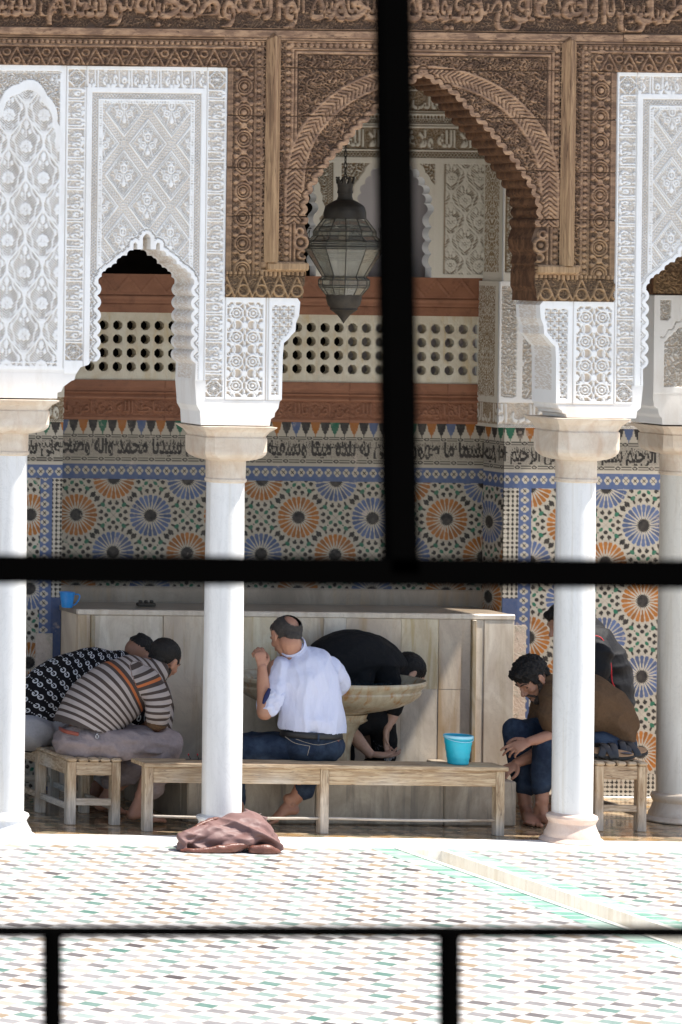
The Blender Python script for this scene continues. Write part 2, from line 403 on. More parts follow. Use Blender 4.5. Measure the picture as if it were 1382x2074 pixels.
simple('leather_red', (0.22, 0.05, 0.03), 0.5, 0.4)
simple('stitch', (0.35, 0.30, 0.24), 0.8, 0.2)
simple('leather_black', (0.022, 0.022, 0.026), 0.45, 0.45, nz=0.4, nsc=30, bump=0.4, bsc=70)
simple('insole', (0.42, 0.25, 0.14), 0.6, 0.3, nz=0.5, nsc=25, bump=0.3, bsc=60)
simple('insole_dark', (0.10, 0.10, 0.13), 0.4, 0.4)
simple('sole_black', (0.03, 0.028, 0.026), 0.7, 0.3)
simple('plastic_aqua', (0.01, 0.42, 0.55), 0.4, 0.5, nz=0.4, nsc=9, c2=(0.02, 0.5, 0.62))
simple('plastic_aqua_rim', (0.32, 0.62, 0.74), 0.4, 0.5)
simple('plastic_blue', (0.03, 0.25, 0.62), 0.35, 0.5, nz=0.4, nsc=30, c2=(0.02, 0.18, 0.5))
simple('plastic_red', (0.75, 0.03, 0.05), 0.4, 0.4)
simple('bag_cloth', (0.20, 0.12, 0.11), 0.55, 0.3, nz=0.6, nsc=5, c2=(0.16, 0.08, 0.07), bump=0.4, bsc=14, bd=0.01)
simple('bag_edge', (0.16, 0.06, 0.04), 0.4, 0.45, nz=0.5, nsc=12, bump=0.5, bsc=30, bd=0.01)
simple('zip_metal', (0.5, 0.45, 0.4), 0.3, 0.5, 0.8)
t = NT('lamp_glass'); g = t.geo()
t.base(t.mix(t.noise(g, 9, 3), (0.42, 0.40, 0.31), (0.62, 0.60, 0.50)), 0.12, 0.5); t.b.inputs['Transmission Weight'].default_value = 0.7
t = NT('water'); g = t.geo(); t.bump(t.noise(g, 16, 4, 0.6, 0.5), 0.25, 0.02); t.base((0.035, 0.055, 0.06), 0.04, 0.6)
t = NT('splash'); t.base((0.8, 0.82, 0.85), 0.05, 0.5); t.b.inputs['Transmission Weight'].default_value = 0.7
# striped knit
t = NT('knit_stripe'); s_ = t.attr('s'); g = t.obj()
ph = t.m('FRACT', t.m('DIVIDE', s_, 0.0385))
c = t.mix(t.m('GREATER_THAN', ph, 0.57), (0.36, 0.31, 0.285), (0.070, 0.052, 0.045))
c = t.mix(t.m('MULTIPLY', t.m('GREATER_THAN', s_, 0.4235), t.m('LESS_THAN', s_, 0.4395)), c, (0.42, 0.13, 0.05))
c = t.mix(t.m('MULTIPLY', t.m('GREATER_THAN', s_, 0.4395), t.m('LESS_THAN', s_, 0.456)), c, (0.070, 0.052, 0.045))
c = t.mix(t.m('LESS_THAN', s_, 0.065), c, (0.070, 0.055, 0.048))
t.bump(t.noise(g, 190, 2), 0.5, 0.002); t.base(c, 0.95, 0.1)
# black knit with the repeated double letter, white on black
t = NT('knit_letters'); q = t.attr('q', True); sp = t.n('SeparateXYZ'); t.l(q, sp.inputs[0])
PX, PY = 0.076, 0.045
row = t.m('FLOOR', t.m('DIVIDE', sp.outputs[1], PY)); off = t.m('MULTIPLY', t.m('FLOORED_MODULO', row, 2.0), PX/2)
lx = t.m('SUBTRACT', t.m('MULTIPLY', t.m('FRACT', t.m('DIVIDE', t.m('ADD', sp.outputs[0], off), PX)), PX), PX/2)
ly = t.m('SUBTRACT', t.m('MULTIPLY', t.m('FRACT', t.m('DIVIDE', sp.outputs[1], PY)), PY), PY/2)
def gee(x, y, sgn):
    r = t.m('SQRT', t.m('ADD', t.m('POWER', x, 2.0), t.m('POWER', t.m('MULTIPLY', y, 0.85), 2.0)))
    ring = t.m('LESS_THAN', t.m('ABSOLUTE', t.m('SUBTRACT', r, 0.0090)), 0.0024)
    xs = t.m('MULTIPLY', x, sgn); ys = t.m('MULTIPLY', y, sgn)
    gap = t.m('MULTIPLY', t.m('GREATER_THAN', xs, 0.003), t.m('MULTIPLY', t.m('GREATER_THAN', ys, 0.0004), t.m('LESS_THAN', ys, 0.0060)))
    ring = t.m('MULTIPLY', ring, t.m('SUBTRACT', 1.0, gap))
    bar = t.m('MULTIPLY', t.m('MULTIPLY', t.m('GREATER_THAN', xs, 0.001), t.m('LESS_THAN', xs, 0.0115)), t.m('MULTIPLY', t.m('GREATER_THAN', ys, -0.0034), t.m('LESS_THAN', ys, 0.0004)))
    return t.m('MAXIMUM', ring, bar)
G1 = gee(t.m('ADD', lx, 0.0122), ly, 1.0); G2 = gee(t.m('SUBTRACT', lx, 0.0122), ly, 1.0)
dot = t.m('LESS_THAN', t.m('ADD', t.m('POWER', t.m('SUBTRACT', t.m('ABSOLUTE', lx), 0.033), 2.0), t.m('POWER', ly, 2.0)), 0.000006)
ink = t.m('MAXIMUM', t.m('MAXIMUM', G1, G2), dot)
ink = t.m('MULTIPLY', ink, t.m('GREATER_THAN', sp.outputs[1], 0.07))
t.bump(t.noise(t.obj(), 190, 2), 0.5, 0.002)
t.base(t.mix(ink, (0.010, 0.009, 0.010), (0.50, 0.50, 0.51)), 0.95, 0.1)
# ---------------------------------------------------------------- arabic lettering (presentation forms, drawn with Blender's own font)
AR = {'ا': (0xFE8D, 0xFE8E), 'أ': (0xFE83, 0xFE84), 'ب': (0xFE8F, 0xFE90, 0xFE91, 0xFE92), 'ة': (0xFE93, 0xFE94), 'ت': (0xFE95, 0xFE96, 0xFE97, 0xFE98),
 'ج': (0xFE9D, 0xFE9E, 0xFE9F, 0xFEA0), 'ح': (0xFEA1, 0xFEA2, 0xFEA3, 0xFEA4), 'خ': (0xFEA5, 0xFEA6, 0xFEA7, 0xFEA8), 'د': (0xFEA9, 0xFEAA), 'ذ': (0xFEAB, 0xFEAC), 'ر': (0xFEAD, 0xFEAE),
 'ز': (0xFEAF, 0xFEB0), 'س': (0xFEB1, 0xFEB2, 0xFEB3, 0xFEB4), 'ش': (0xFEB5, 0xFEB6, 0xFEB7, 0xFEB8), 'ص': (0xFEB9, 0xFEBA, 0xFEBB, 0xFEBC),
 'ط': (0xFEC1, 0xFEC2, 0xFEC3, 0xFEC4), 'ع': (0xFEC9, 0xFECA, 0xFECB, 0xFECC), 'غ': (0xFECD, 0xFECE, 0xFECF, 0xFED0), 'ف': (0xFED1, 0xFED2, 0xFED3, 0xFED4),
 'ق': (0xFED5, 0xFED6, 0xFED7, 0xFED8), 'ك': (0xFED9, 0xFEDA, 0xFEDB, 0xFEDC), 'ل': (0xFEDD, 0xFEDE, 0xFEDF, 0xFEE0), 'م': (0xFEE1, 0xFEE2, 0xFEE3, 0xFEE4),
 'ن': (0xFEE5, 0xFEE6, 0xFEE7, 0xFEE8), 'ه': (0xFEE9, 0xFEEA, 0xFEEB, 0xFEEC), 'و': (0xFEED, 0xFEEE), 'ى': (0xFEEF, 0xFEF0), 'ي': (0xFEF1, 0xFEF2, 0xFEF3, 0xFEF4)}
def shape_ar(s):
    out = []
    for w in s.split(' '):
        r = []; i = 0; joined = False
        while i < len(w):
            ch = w[i]
            if ch == 'ل' and i+1 < len(w) and w[i+1] == 'ا':
                r.append(0xFEFC if joined else 0xFEFB); joined = False; i += 2; continue
            f = AR[ch]; nxt = i+1 < len(w)
            if len(f) == 2: r.append(f[1] if joined else f[0]); joined = False
            else:
                r.append(f[3] if (joined and nxt) else f[1] if joined else f[2] if nxt else f[0]); joined = nxt
            i += 1
        out.append(''.join(chr(q) for q in r))
    return ' '.join(out)[::-1]
def raster(text, Hp=130, off=0.03, xs=1.0, crop=.035):
    c = bpy.data.curves.new('t', 'FONT'); c.body = shape_ar(text); c.offset = off; c.resolution_u = 3
    o = bpy.data.objects.new('t', c); COL.objects.link(o); bpy.context.view_layer.update()
    me = o.to_mesh(); me.calc_loop_triangles()
    co = np.zeros(len(me.vertices)*3); me.vertices.foreach_get('co', co); co = co.reshape(-1, 3)[:, :2]
    tr = np.zeros(len(me.loop_triangles)*3, dtype=np.int32); me.loop_triangles.foreach_get('vertices', tr); tr = tr.reshape(-1, 3)
    o.to_mesh_clear(); bpy.data.objects.remove(o); bpy.data.curves.remove(c)
    lo = co.min(0); hi = co.max(0); k = Hp/(hi[1]-lo[1])
    P = (co - lo)*k*np.array([xs, 1.0]); Wd = int((hi[0]-lo[0])*k*xs) + 8
    im = np.zeros((Hp+2, Wd), dtype=bool)
    for t in tr:
        a, b, c_ = P[t]
        x0 = int(min(a[0], b[0], c_[0])); x1 = int(max(a[0], b[0], c_[0]))+1; y0 = int(min(a[1], b[1], c_[1])); y1 = int(max(a[1], b[1], c_[1]))+1
        x1 = min(x1, Wd-1); y1 = min(y1, Hp+1)
        X, Y = np.meshgrid(np.arange(x0, x1+1)+.5, np.arange(y0, y1+1)+.5)
        e = lambda p, q: (q[0]-p[0])*(Y-p[1]) - (q[1]-p[1])*(X-p[0])
        w0, w1, w2 = e(a, b), e(b, c_), e(c_, a)
        m = ((w0 >= -.3) & (w1 >= -.3) & (w2 >= -.3)) | ((w0 <= .3) & (w1 <= .3) & (w2 <= .3))
        im[y0:y1+1, x0:x1+1] |= m
    cs = np.cumsum(im.sum(1)); cs = cs/cs[-1]; lo_ = int(np.searchsorted(cs, crop)); hi_ = int(np.searchsorted(cs, 1-crop))+1
    im = im[max(0, lo_-2):hi_+2]
    f = im.astype(np.float32)
    f = (f + np.roll(f, 1, 0) + np.roll(f, -1, 0) + np.roll(f, 1, 1) + np.roll(f, -1, 1))/5
    return f
def samp(im, a, b, hh, ks=1.0):
    """a: along the text (px, wraps), b: 0..hh up from the baseline"""
    Hp, Wd = im.shape
    k = Hp/hh
    x = np.mod(a*k*ks, Wd-1.001); y = np.clip(b*k, 0, Hp-1.001)
    ok = (b >= 0) & (b <= hh)
    xi = x.astype(int); yi = y.astype(int); fx = x-xi; fy = y-yi
    v = im[yi, xi]*(1-fx)*(1-fy) + im[yi, xi+1]*fx*(1-fy) + im[yi+1, xi]*(1-fx)*fy + im[yi+1, xi+1]*fx*fy
    return v*ok
T_wood = raster('بسم الله الرحمن الرحيم وصلى الله على سيدنا محمد واله وصحبه وسلم تسليما', 130, 0.015, .62, crop=.06)
T_border = raster('العافية الباقية العافية الباقية', 130, 0.03, 0.5, crop=.06)
T_inner = raster('ولا غالب الا الله ولا غالب الا الله', 130, 0.035, 0.6)
T_pier = raster('أعوذ بالله من الشيطان الرجيم بسم الله الرحمن الرحيم', 130, 0.028, 0.50, crop=.085)
T_niche = raster('وأنزلنا من السما ما طهورا لنحيي به بلدة ميتا ونسقيه وصلى الله على سيدنا محمد واله وصحبه وسلم تسليما', 130, 0.028, 0.50, crop=.085)
T_red = raster('أنما يعمر مساجد الله من امن بالله واليوم الاخر', 130, 0.02, .8)
# ---------------------------------------------------------------- flat pattern toolbox (all distances in photo pixels, 1 px = 2.86 mm)
def sm(x, a, b):
    t = np.clip((x-a)/(b-a), 0, 1); return t*t*(3-2*t)
def band(d, w, s=0.8): return 1 - sm(np.abs(d), w-s, w+s)
def disc(r, R_, s=0.8): return 1 - sm(r, R_-s, R_+s)
def mx(*a):
    o = a[0]
    for q in a[1:]: o = np.maximum(o, q)
    return o
def inr(x, a, b): return (x >= a) & (x <= b)
def fil(u, v, k=1.0, seed=0.0, w=0.33):
    """interlaced scrollwork: thin ribbons along the level lines of a warped wave field"""
    a = u*k; b = v*k
    w1 = a + 3.2*np.sin(b*0.23+seed) + 1.7*np.sin((a+b)*0.31+2*seed)
    w2 = b + 3.0*np.sin(a*0.21-seed) + 1.6*np.sin((a-b)*0.29+seed)
    f = np.sin(w1*0.42)*np.cos(w2*0.40) + 0.45*np.sin(w1*0.19+w2*0.27+seed)
    g = np.sin(w2*0.33+1.1)*np.cos(w1*0.36+seed) + 0.4*np.sin(w1*0.25-w2*0.2)
    return mx(band(f, w*0.62, 0.16), band(g-0.15, w*0.5, 0.14))
def ogee(u, v, u0, v0, P, Q):
    a = np.mod(u-u0+P/2, P)-P/2; b = np.mod(v-v0+Q/2, Q)-Q/2
    a2 = np.mod(u-u0, P)-P/2; b2 = np.mod(v-v0, Q)-Q/2
    near = (np.abs(a)/P+np.abs(b)/Q) < (np.abs(a2)/P+np.abs(b2)/Q)
    a = np.where(near, a, a2); b = np.where(near, b, b2)
    edge = P/4*(1+np.cos(2*np.pi*b/Q)); A = np.abs(a)
    ln = band(A-edge, 2.5); ln2 = band(A-0.66*edge+2*np.sin(b*.2), 1.9)
    bb = b - Q*0.07
    r = np.hypot(a, bb); th = np.arctan2(bb, a)
    pr = 11.5+1.8*np.abs(np.cos(4*th))
    fl = (1-sm(r, pr-.6, pr+.6))*(1-0.9*band(np.sin(4*th+np.pi/2)*r*0.5, 0.55, .5)*(r > 4)*(r < 9.5))
    fl = np.where((r > 2.2) & (r < 3.6), 0.25, fl)
    tp = mx(band(a, 1.3)*inr(b, -Q*.42, -Q*.08), disc(np.hypot(a*1.6, b+Q*.28), 8.0), disc(np.hypot(A-7, (b+Q*.17)*.6), 3.4))
    lw = mx(band(A-0.42*(b-Q*.16), 1.3)*inr(b, Q*.17, Q*.45)*0, disc(np.hypot(A*0.9, b-Q*.37), 4.5), band(np.hypot(a, b-Q*.25)-9, 1.3)*(b > Q*.22))
    leaf = disc(np.hypot((A-P*.36), (b+8)*.45), 3.2)
    hatch = 0.85*sm(np.sin((A*.9+b)*1.2), -.9, -.1)
    return mx(ln, ln2*0.9, fl, tp, lw, leaf*0.95, hatch)
def braid(a, b, w):
    """chain of little lozenges along a strip; a along, b across (0 = centre)"""
    t = a/(w*0.55)*np.pi/2
    return mx(band(b-w*0.62*np.sin(t), 0.9), band(b+w*0.62*np.sin(t), 0.9))
def sebka(u, v, u0, v0, P, Q):
    x = (u-u0)/P; y = (v-v0)/Q
    A = x+y; B = x-y
    fa = A-np.round(A); fb = B-np.round(B)
    nrm = math.hypot(1/P, 1/Q)
    d1 = np.abs(fa)/nrm; d2 = np.abs(fb)/nrm
    d = np.minimum(d1, d2)
    lines = mx(band(d-8.5, 1.5), (d < 7.5)*(.35+.65*braid(np.where(d1 < d2, B, A)*math.hypot(P, Q)*.5, d1*np.sign(fa)*(d1 < d2)+d2*np.sign(fb)*(d2 <= d1), 6))*0.95)
    dots = (d > 10)*(d < 15)*0.95*(0.45+0.55*(np.sin((u+v*0.8)*1.3) > -0.3))
    # centre of each lozenge
    cu = (np.floor(A)+.5 + np.floor(B)+.5)/2; cv = (np.floor(A)+.5 - np.floor(B)-.5)/2
    a = (x-cu)*P; b = (y-cv)*Q; aa = np.abs(a); r = np.hypot(a, b)
    m = mx(band(np.hypot(aa-9.5, b-3)-6.0, 1.5), disc(np.hypot(aa-9.5, b-3), 3.0), band(np.hypot(a, (b+13)*.8)-6, 1.5), disc(np.hypot(a, b+14), 2.6),
           band(a, 1.1)*inr(b, -26, 22), band(aa-4-0.25*(b-2), 1.1)*inr(b, 2, 26), disc(np.hypot(a, (b-18)*.8), 4.6), band(np.hypot(aa-5.5, b+24)-4, 1.1),
           band(np.hypot(aa-16, b+7)-3.4, 1.1))
    m = m*(d > 15)
    fine = (.25+.65*fil(aa, b, 1.5, 2.0, .3))*(d > 15)
    return mx(lines, dots, m, fine)
def scroll(u, v, u0, v0, Q):
    """symmetrical vine in a tall panel: rings on both sides of a stem, repeated every Q"""
    a = np.abs(u-u0); b = np.mod(v-v0, Q)-Q/2
    o = mx(band(a-2.4-1.6*np.cos(b*2*np.pi/Q*2), 1.3), band(np.hypot(a-17, b)-13, 1.8), band(np.hypot(a-17, b)-7, 1.5), disc(np.hypot(a-17, b), 3.3),
           band(np.hypot(a-33, np.abs(b)-Q/2)-14, 1.7), band(np.hypot(a-14, np.abs(b)-Q/2+1)-9, 1.5), disc(np.hypot(a-34, np.abs(b)-Q/2+2), 5),
           band(a-30-4*np.sin(b*.25), 1.3), disc(np.hypot(a, (np.abs(b)-Q/2)*.8), 5.5), disc(np.hypot(a-26, np.abs(b)-15), 3.0))
    for k in range(6):
        th = k*np.pi/3+.3
        o = mx(o, band((a-17)*math.sin(th)-b*math.cos(th), 0.9)*inr(np.hypot(a-17, b), 7, 13))
    return o
def stars(u, v, P):
    a = np.mod(u, P)-P/2; b = np.mod(v, P)-P/2; r = np.hypot(a, b)
    o = mx(band(r-P*.23, 1.0, .6), band(np.abs(a)+np.abs(b)-P*.5, 1.0, .6), band(np.maximum(np.abs(a), np.abs(b))-P*.36, .9, .6), band(a, .7, .5)*(r > P*.3), band(b, .7, .5)*(r > P*.3))
    return o
def rosette8(u, v, s):
    r = np.hypot(u, v); th = np.arctan2(v, u)
    return mx(band(r-s*.62-s*.16*np.cos(8*th), 1.1), disc(r, s*.16), band(r-s*.95, .9), band(np.sin(4*th)*r*.25, .8, .5)*inr(r, s*.16, s*.45))
# ---------------------------------------------------------------- relief sheets
def sheet(name, u0, u1, v0, v1, Y, fn, mats, parent=None, step=1.35, depth=0.26, hh=0.015, inside=None, key='m', org=None, mi=None, skirt=True, sharp=True, carved_edge=0):
    """a carved sheet standing at depth Y; fn(U,V) gives the carving, inside(U,V)<0 where the sheet exists; its edges run back by `depth`"""
    nu = max(2, int(round((u1-u0)/step))+1); nv = max(2, int(round((v1-v0)/step))+1)
    us = np.linspace(u0, u1, nu); vs = np.linspace(v0, v1, nv)
    U, V = np.meshgrid(us, vs)
    U = U.copy(); V = V.copy()
    q = np.arange(nu*nv).reshape(nv, nu)
    quads = np.stack([q[:-1, :-1], q[1:, :-1], q[1:, 1:], q[:-1, 1:]], -1).reshape(-1, 4)
    if inside is not None:
        d = inside(U, V); ins = d <= 0
        e = 0.05
        cnt = ins.ravel()[quads].sum(1)
        quads = quads[cnt >= 1]
        used = np.zeros(nu*nv, bool); used[quads.ravel()] = True
        mv = used.reshape(nv, nu) & ~ins
        u_ = U[mv][None]; v_ = V[mv][None]; dd_ = d[mv]
        gx = ((inside(u_+e, v_)-inside(u_-e, v_))/(2*e))[0]; gy = ((inside(u_, v_+e)-inside(u_, v_-e))/(2*e))[0]
        n2 = np.maximum(gx**2+gy**2, 0.15)
        U[mv] += -np.clip(dd_, 0, 2.2*step)*gx/n2; V[mv] += -np.clip(dd_, 0, 2.2*step)*gy/n2
    r = fn(U, V)
    if isinstance(r, tuple): h, col = r
    else: h, col = r, r
    s = SC(Y)
    X = XC+(U-XP)/s; Z = H-(V-YP)/s
    verts = np.stack([X, Y-hh*h, Z], -1).reshape(-1, 3)
    col = np.asarray(col)
    colf = col.reshape(-1, 3) if col.ndim == 3 else col.reshape(-1)
    # drop unused
    used = np.zeros(len(verts), bool); used[quads.ravel()] = True
    remap = np.cumsum(used)-1
    verts = verts[used]; colf = colf[used]; quads = remap[quads]
    mi_all = None
    if skirt:
        e = np.concatenate([quads[:, [0, 1]], quads[:, [1, 2]], quads[:, [2, 3]], quads[:, [3, 0]]])
        keyv = np.minimum(e[:, 0], e[:, 1]).astype(np.int64)*len(verts)+np.maximum(e[:, 0], e[:, 1])
        un_, idx, ct = np.unique(keyv, return_index=True, return_counts=True)
        be = e[idx[ct == 1]]
        bv = np.unique(be)
        base = len(verts); mp = np.zeros(base, int)-1; mp[bv] = np.arange(len(bv))
        nseg = 1
        nseg = 18 if carved_edge else 1
        fr = verts[bv].copy(); nb_ = len(bv); layers = []; cls = []
        uu = XP+(fr[:, 0]-XC)*SC(Y); vv = YP+(H-fr[:, 2])*SC(Y)
        for k in range(nseg+1):
            l_ = fr.copy()
            if k: l_[:, 1] = Y+depth*k/nseg
            layers.append(l_)
            if colf.ndim == 1:
                if carved_edge:
                    dk = k*depth*350/nseg
                    cls.append(np.where((k > 2) & (k < nseg-2) & (vv < carved_edge), fil(np.full_like(vv, dk), vv+uu*.6, 1.2, .3)*.75+.25, .95))
                else: cls.append(np.full(nb_, .95))
            else: cls.append(colf[bv])
        sks = [np.stack([base+k*nb_+mp[be[:, 1]], base+k*nb_+mp[be[:, 0]], base+(k+1)*nb_+mp[be[:, 0]], base+(k+1)*nb_+mp[be[:, 1]]], -1) for k in range(nseg)]
        verts = np.concatenate([verts]+layers)
        colf = np.concatenate([colf]+cls); nq = len(quads)
        quads = np.concatenate([quads]+sks)
        mi_all = np.zeros(len(quads), np.int32); mi_all[nq:] = (1 if (isinstance(mats, (list, tuple)) and len(mats) > 1) else 0)
    return mkobj(name, verts, quads, mats, parent, org, mi_all, False, {key: colf})
def poly_sdf(poly):
    P = np.array(poly, float)
    def f(U, V):
        d = np.full(U.shape, 1e18); sgn = np.ones(U.shape)
        n = len(P)
        for i in range(n):
            a = P[i]; b = P[i-1]; ex, ey = b-a
            wx = U-a[0]; wy = V-a[1]
            t = np.clip((wx*ex+wy*ey)/(ex*ex+ey*ey+1e-12), 0, 1)
            d = np.minimum(d, (wx-ex*t)**2+(wy-ey*t)**2)
            c1 = V >= a[1]; c2 = V < b[1]; c3 = ex*wy > ey*wx
            flip = (c1 & c2 & c3) | (~c1 & ~c2 & ~c3)
            sgn = np.where(flip, -sgn, sgn)
        return sgn*np.sqrt(d)
    return f
def lobed(pts, pitch, depth, sgn=1.0, n=6):
    """turn a polyline into a row of cusps bulging to one side"""
    out = []
    P = [np.array(p, float) for p in pts]
    L = [0]
    for i in range(1, len(P)): L.append(L[-1]+np.linalg.norm(P[i]-P[i-1]))
    T = L[-1]; m = max(1, int(round(T/pitch)))
    N = m*n
    for k in range(N+1):
        s = T*k/N
        i = min(len(P)-2, max(0, int(np.searchsorted(L, s, side='right'))-1))
        t = (s-L[i])/max(1e-9, L[i+1]-L[i]); p = P[i]*(1-t)+P[i+1]*t
        d = (P[i+1]-P[i]); d = d/np.linalg.norm(d); nn = np.array([d[1], -d[0]])*sgn
        out.append(tuple(p+nn*depth*abs(math.sin(math.pi*k/n))**0.7))
    return out
YF = -0.13
# ---------------------------------------------------------------- left and right carved stucco walls of the arcade
CX = 843.5                       # axis of the centre arch (px)
def mir(p): return [(2*CX-a, b) for a, b in p][::-1]
# opening of the side arch (axis 290): a cusped outline, in px
def side_arch(ax, hw, vs, va):
    L = [(ax-hw, 738)]
    jam = lobed([(ax-hw, 738), (ax-hw, vs)], 28, 8, -1, 6)       # scalloped jamb
    cur = [(ax-hw+2, vs), (ax-hw*.86, vs-22), (ax-hw*.62, vs-38), (ax-hw*.55, vs-50), (ax-hw*.38, vs-56), (ax-hw*.34, vs-66)]
    cur = lobed(cur, 13, 3.0, 1, 4)
    top = [(ax-27, vs-66), (ax-27, vs-80), (ax-22, vs-83), (ax-19, vs-78), (ax-19, vs-68), (ax-8, vs-68), (ax-8, vs-92), (ax-3, vs-99), (ax, va)]
    left = jam+cur+top
    right = [(2*ax-a, b) for a, b in left][::-1]
    return left, right
AX = 289.0
aL, aR = side_arch(AX, 99, 578, 478)
# outline of left wall below the top: follow edge from top-left clockwise
outline = [(-700, 140), (450, 140), (450, 605), (595, 605), (601, 613), (599, 640), (593, 655), (592, 672), (584, 680), (578, 688), (569, 696), (567, 720), (566, 812), (562, 815), (560, 828), (553, 838), (552, 846), (545, 850), (543, 864),
           (403, 864), (401, 836), (394, 824), (392, 800), (390, 776)]
outline += aR[::-1][0:0]
right_edge = aR[::-1]            # from bottom of right jamb up to apex
outline += [(391, 740)] + right_edge[1:] + aL[::-1][1:] 
outline += [(178, 738), (174, 745), (158, 750), (149, 764), (146, 776), (140, 778), (124, 790), (120, 800), (112, 802), (112, 814), (-700, 814)]
in_left = poly_sdf(outline)
def carve_left(U, V):
    # ---- panel A: ogival field with blind lobed arch
    a = mx(ogee(U, V, 7, 232, 71, 127), 0)
    hwid = 70; cx = 42
    ang = (V < 296)
    lob = 4*np.abs(np.sin(np.arctan2(296-V, U-cx)*5.5))
    rr = np.hypot((U-cx), (V-296)*0.56+0)
    spand = (V < 296) & (rr > hwid-8+lob)
    archb = inr(rr, hwid-14+lob, hwid-2+lob) & (V < 296)
    A = np.where(V < 296, np.where(archb, 1.0, np.where(rr > hwid-2+lob, mx(fil(U, V, 1.25, 1.0), rosette8(U-104, V-170, 12)), a)), a)
    A = np.where((V > 289) & (V < 300) & (np.abs(U-cx) > 58), 1.0, A)
    A = np.where((U > 110) | (V < 152) | (V > 748) | inr(V, 740, 743), 1.0, A)
    A = np.where(inr(U, 121.5, 123.5) & (V < 752), 0.45, A)
    A = np.where((U < 112) & inr(V, 153.5, 155) , 0.5, A)
    A = np.where((V > 756), np.where(inr(V, 760, 765), 0.75, 0.85), A)
    # ---- calligraphy border round panel B
    t1 = samp(T_border, V*1.0+30, 160-U, 33, 1.0)          # left, reading along the height
    t2 = samp(T_border, V*1.0+90, 444-U, 33, 1.0)
    t3 = samp(T_border, U*1.0, 183-V, 35, 1.0)
    bg1 = .2+0.5*fil(U, V, 1.15, 0.5, 0.28)
    C = np.ones_like(U)
    L_ = inr(U, 127, 160) & inr(V, 147, 735); Rr = inr(U, 411, 444) & inr(V, 147, 808); T_ = inr(V, 148, 183) & inr(U, 127, 444)
    C = np.where(L_, mx(t1, bg1), C); C = np.where(Rr, mx(t2, bg1), C); C = np.where(T_ & inr(U, 162, 409), mx(t3, bg1), C)
    for cu, cv, s in ((144, 165, 15), (428, 165, 15), (428, 790, 15), (144, 720, 14)):
        sq = (np.abs(U-cu) < 17) & (np.abs(V-cv) < 17)
        C = np.where(sq, mx(rosette8(U-cu, V-cv, s), band(np.abs(U-cu)+np.abs(V-cv)-21, 1.5)), C)
    C = np.where(inr(U, 163, 164.5) | inr(U, 407.5, 409), 0.5, C)
    # ---- field of panel B
    inB = inr(U, 172, 400) & inr(V, 190, 900)
    B = np.ones_like(U)
    B = np.where((U < 176) | (U > 396) | (V < 194), 1.0, 0)
    inn = inr(U, 176, 396) & (V > 194)
    eL = np.minimum(np.minimum(U-176, 396-U), V-194)
    alng = np.where(V-194 <= np.minimum(U-176, 396-U), U, V)
    B = np.where(inn, sebka(U, V, AX-48, 296, 96, 128), B)
    B = np.where(inn & (eL < 12), .25+.75*braid(alng, eL-6, 6), B)
    B = np.where(inn & inr(eL, 12, 15), 1.0, B)
    B = np.where(inn & inr(eL, 15, 19) & (np.sin(alng*1.2) > -0.4), 0.95, B)
    B = np.where(inn & inr(eL, 19, 21), 1.0, B)
    dd = DA(U, V)                                             # distance outside the opening
    B = np.where((dd < 7), 1.0, B); B = np.where(inr(dd, 7, 11), 0.95*(np.sin((U+V*1.1)*1.5) > -0.5), B); B = np.where(inr(dd, 11, 12.5), 1.0, B)
    B = np.where(inr(dd, 12.5, 20) & (V > 560), braid(V, dd-16, 5), B)
    B = np.where((U < 176) | (U > 396), 1.0, B)
    out = np.where(U < 125, A, np.where(inB, B, C))
    # ---- console panels at the right
    c = np.ones_like(U)
    c = np.where(inr(U, 455, 526) & inr(V, 615, 806), scroll(U, V, 490, 612, 49), c)
    dr = in_left(U, V)
    c = np.where(inr(U, 545, 590) & inr(V, 620, 803) & (dr < -7) & (U < 548+60), np.where((dr < -8), stars(U, V, 17), 1), c)
    c = np.where(inr(U, 532, 533.5) | inr(U, 537, 538) | inr(U, 449, 450.5), 0.4, c)
    out = np.where((U > 448), c, out)
    base = (V > 812) | ((V > 774) & (U < 412) & (U > 200)) | ((V > 764) & (U < 180))
    out = np.where(base, np.where(inr(V, 812, 814) & (U > 400), 0.5, 0.8), out)
    out = np.where((U < 450) & (V > 811) , 0.8, out)
    sc = (V > 590) & (V < 738) & (dd < 6)
    return np.clip(out, 0, 1)
openL = aL+aR[::1]
ap = [p for p in aL]+[p for p in aR[1:]]
DA = poly_sdf(ap+[(388, 900), (190, 900)])
org_l = (WX(200, YF), 0, 0)
wl = thing('stucco_wall', org_l, 'white carved stucco wall with a cusped arch opening, left of the wooden arch', 'wall')
sheet('carved_panel', -130, 601, 140, 864, YF, carve_left, [MAT['stucco']], wl, inside=in_left, carved_edge=770)
# right wall = the mirrored left one
outline_r = mir(outline)
# the console of the right column ends a little higher
outline_r = [(a, b if b < 814 else 814+(b-814)*0.52) for a, b in outline_r]
in_right = poly_sdf(outline_r)
def carve_right(U, V): return carve_left(2*CX-U, np.where(V > 814, 864, V))
wr = thing('stucco_wall', (WX(1450, YF), 0, 0), 'white carved stucco wall at the right edge, above the column hiding the brown sweater', 'wall')
sheet('carved_panel', 1084, 1560, 140, 841, YF, carve_right, [MAT['stucco']], wr, inside=in_right, carved_edge=785)
# plain continuation of both walls outside the picture
for w_, a, b in ((wl, -700, -130), (wr, 1560, 2300)):
    m = MB(); m.box(WX(a, YF), WX(b, YF), YF, YF+.26, WZ(814, YF), WZ(140, YF)); build(m, 'wall_end', MAT['plaster_white'], w_)
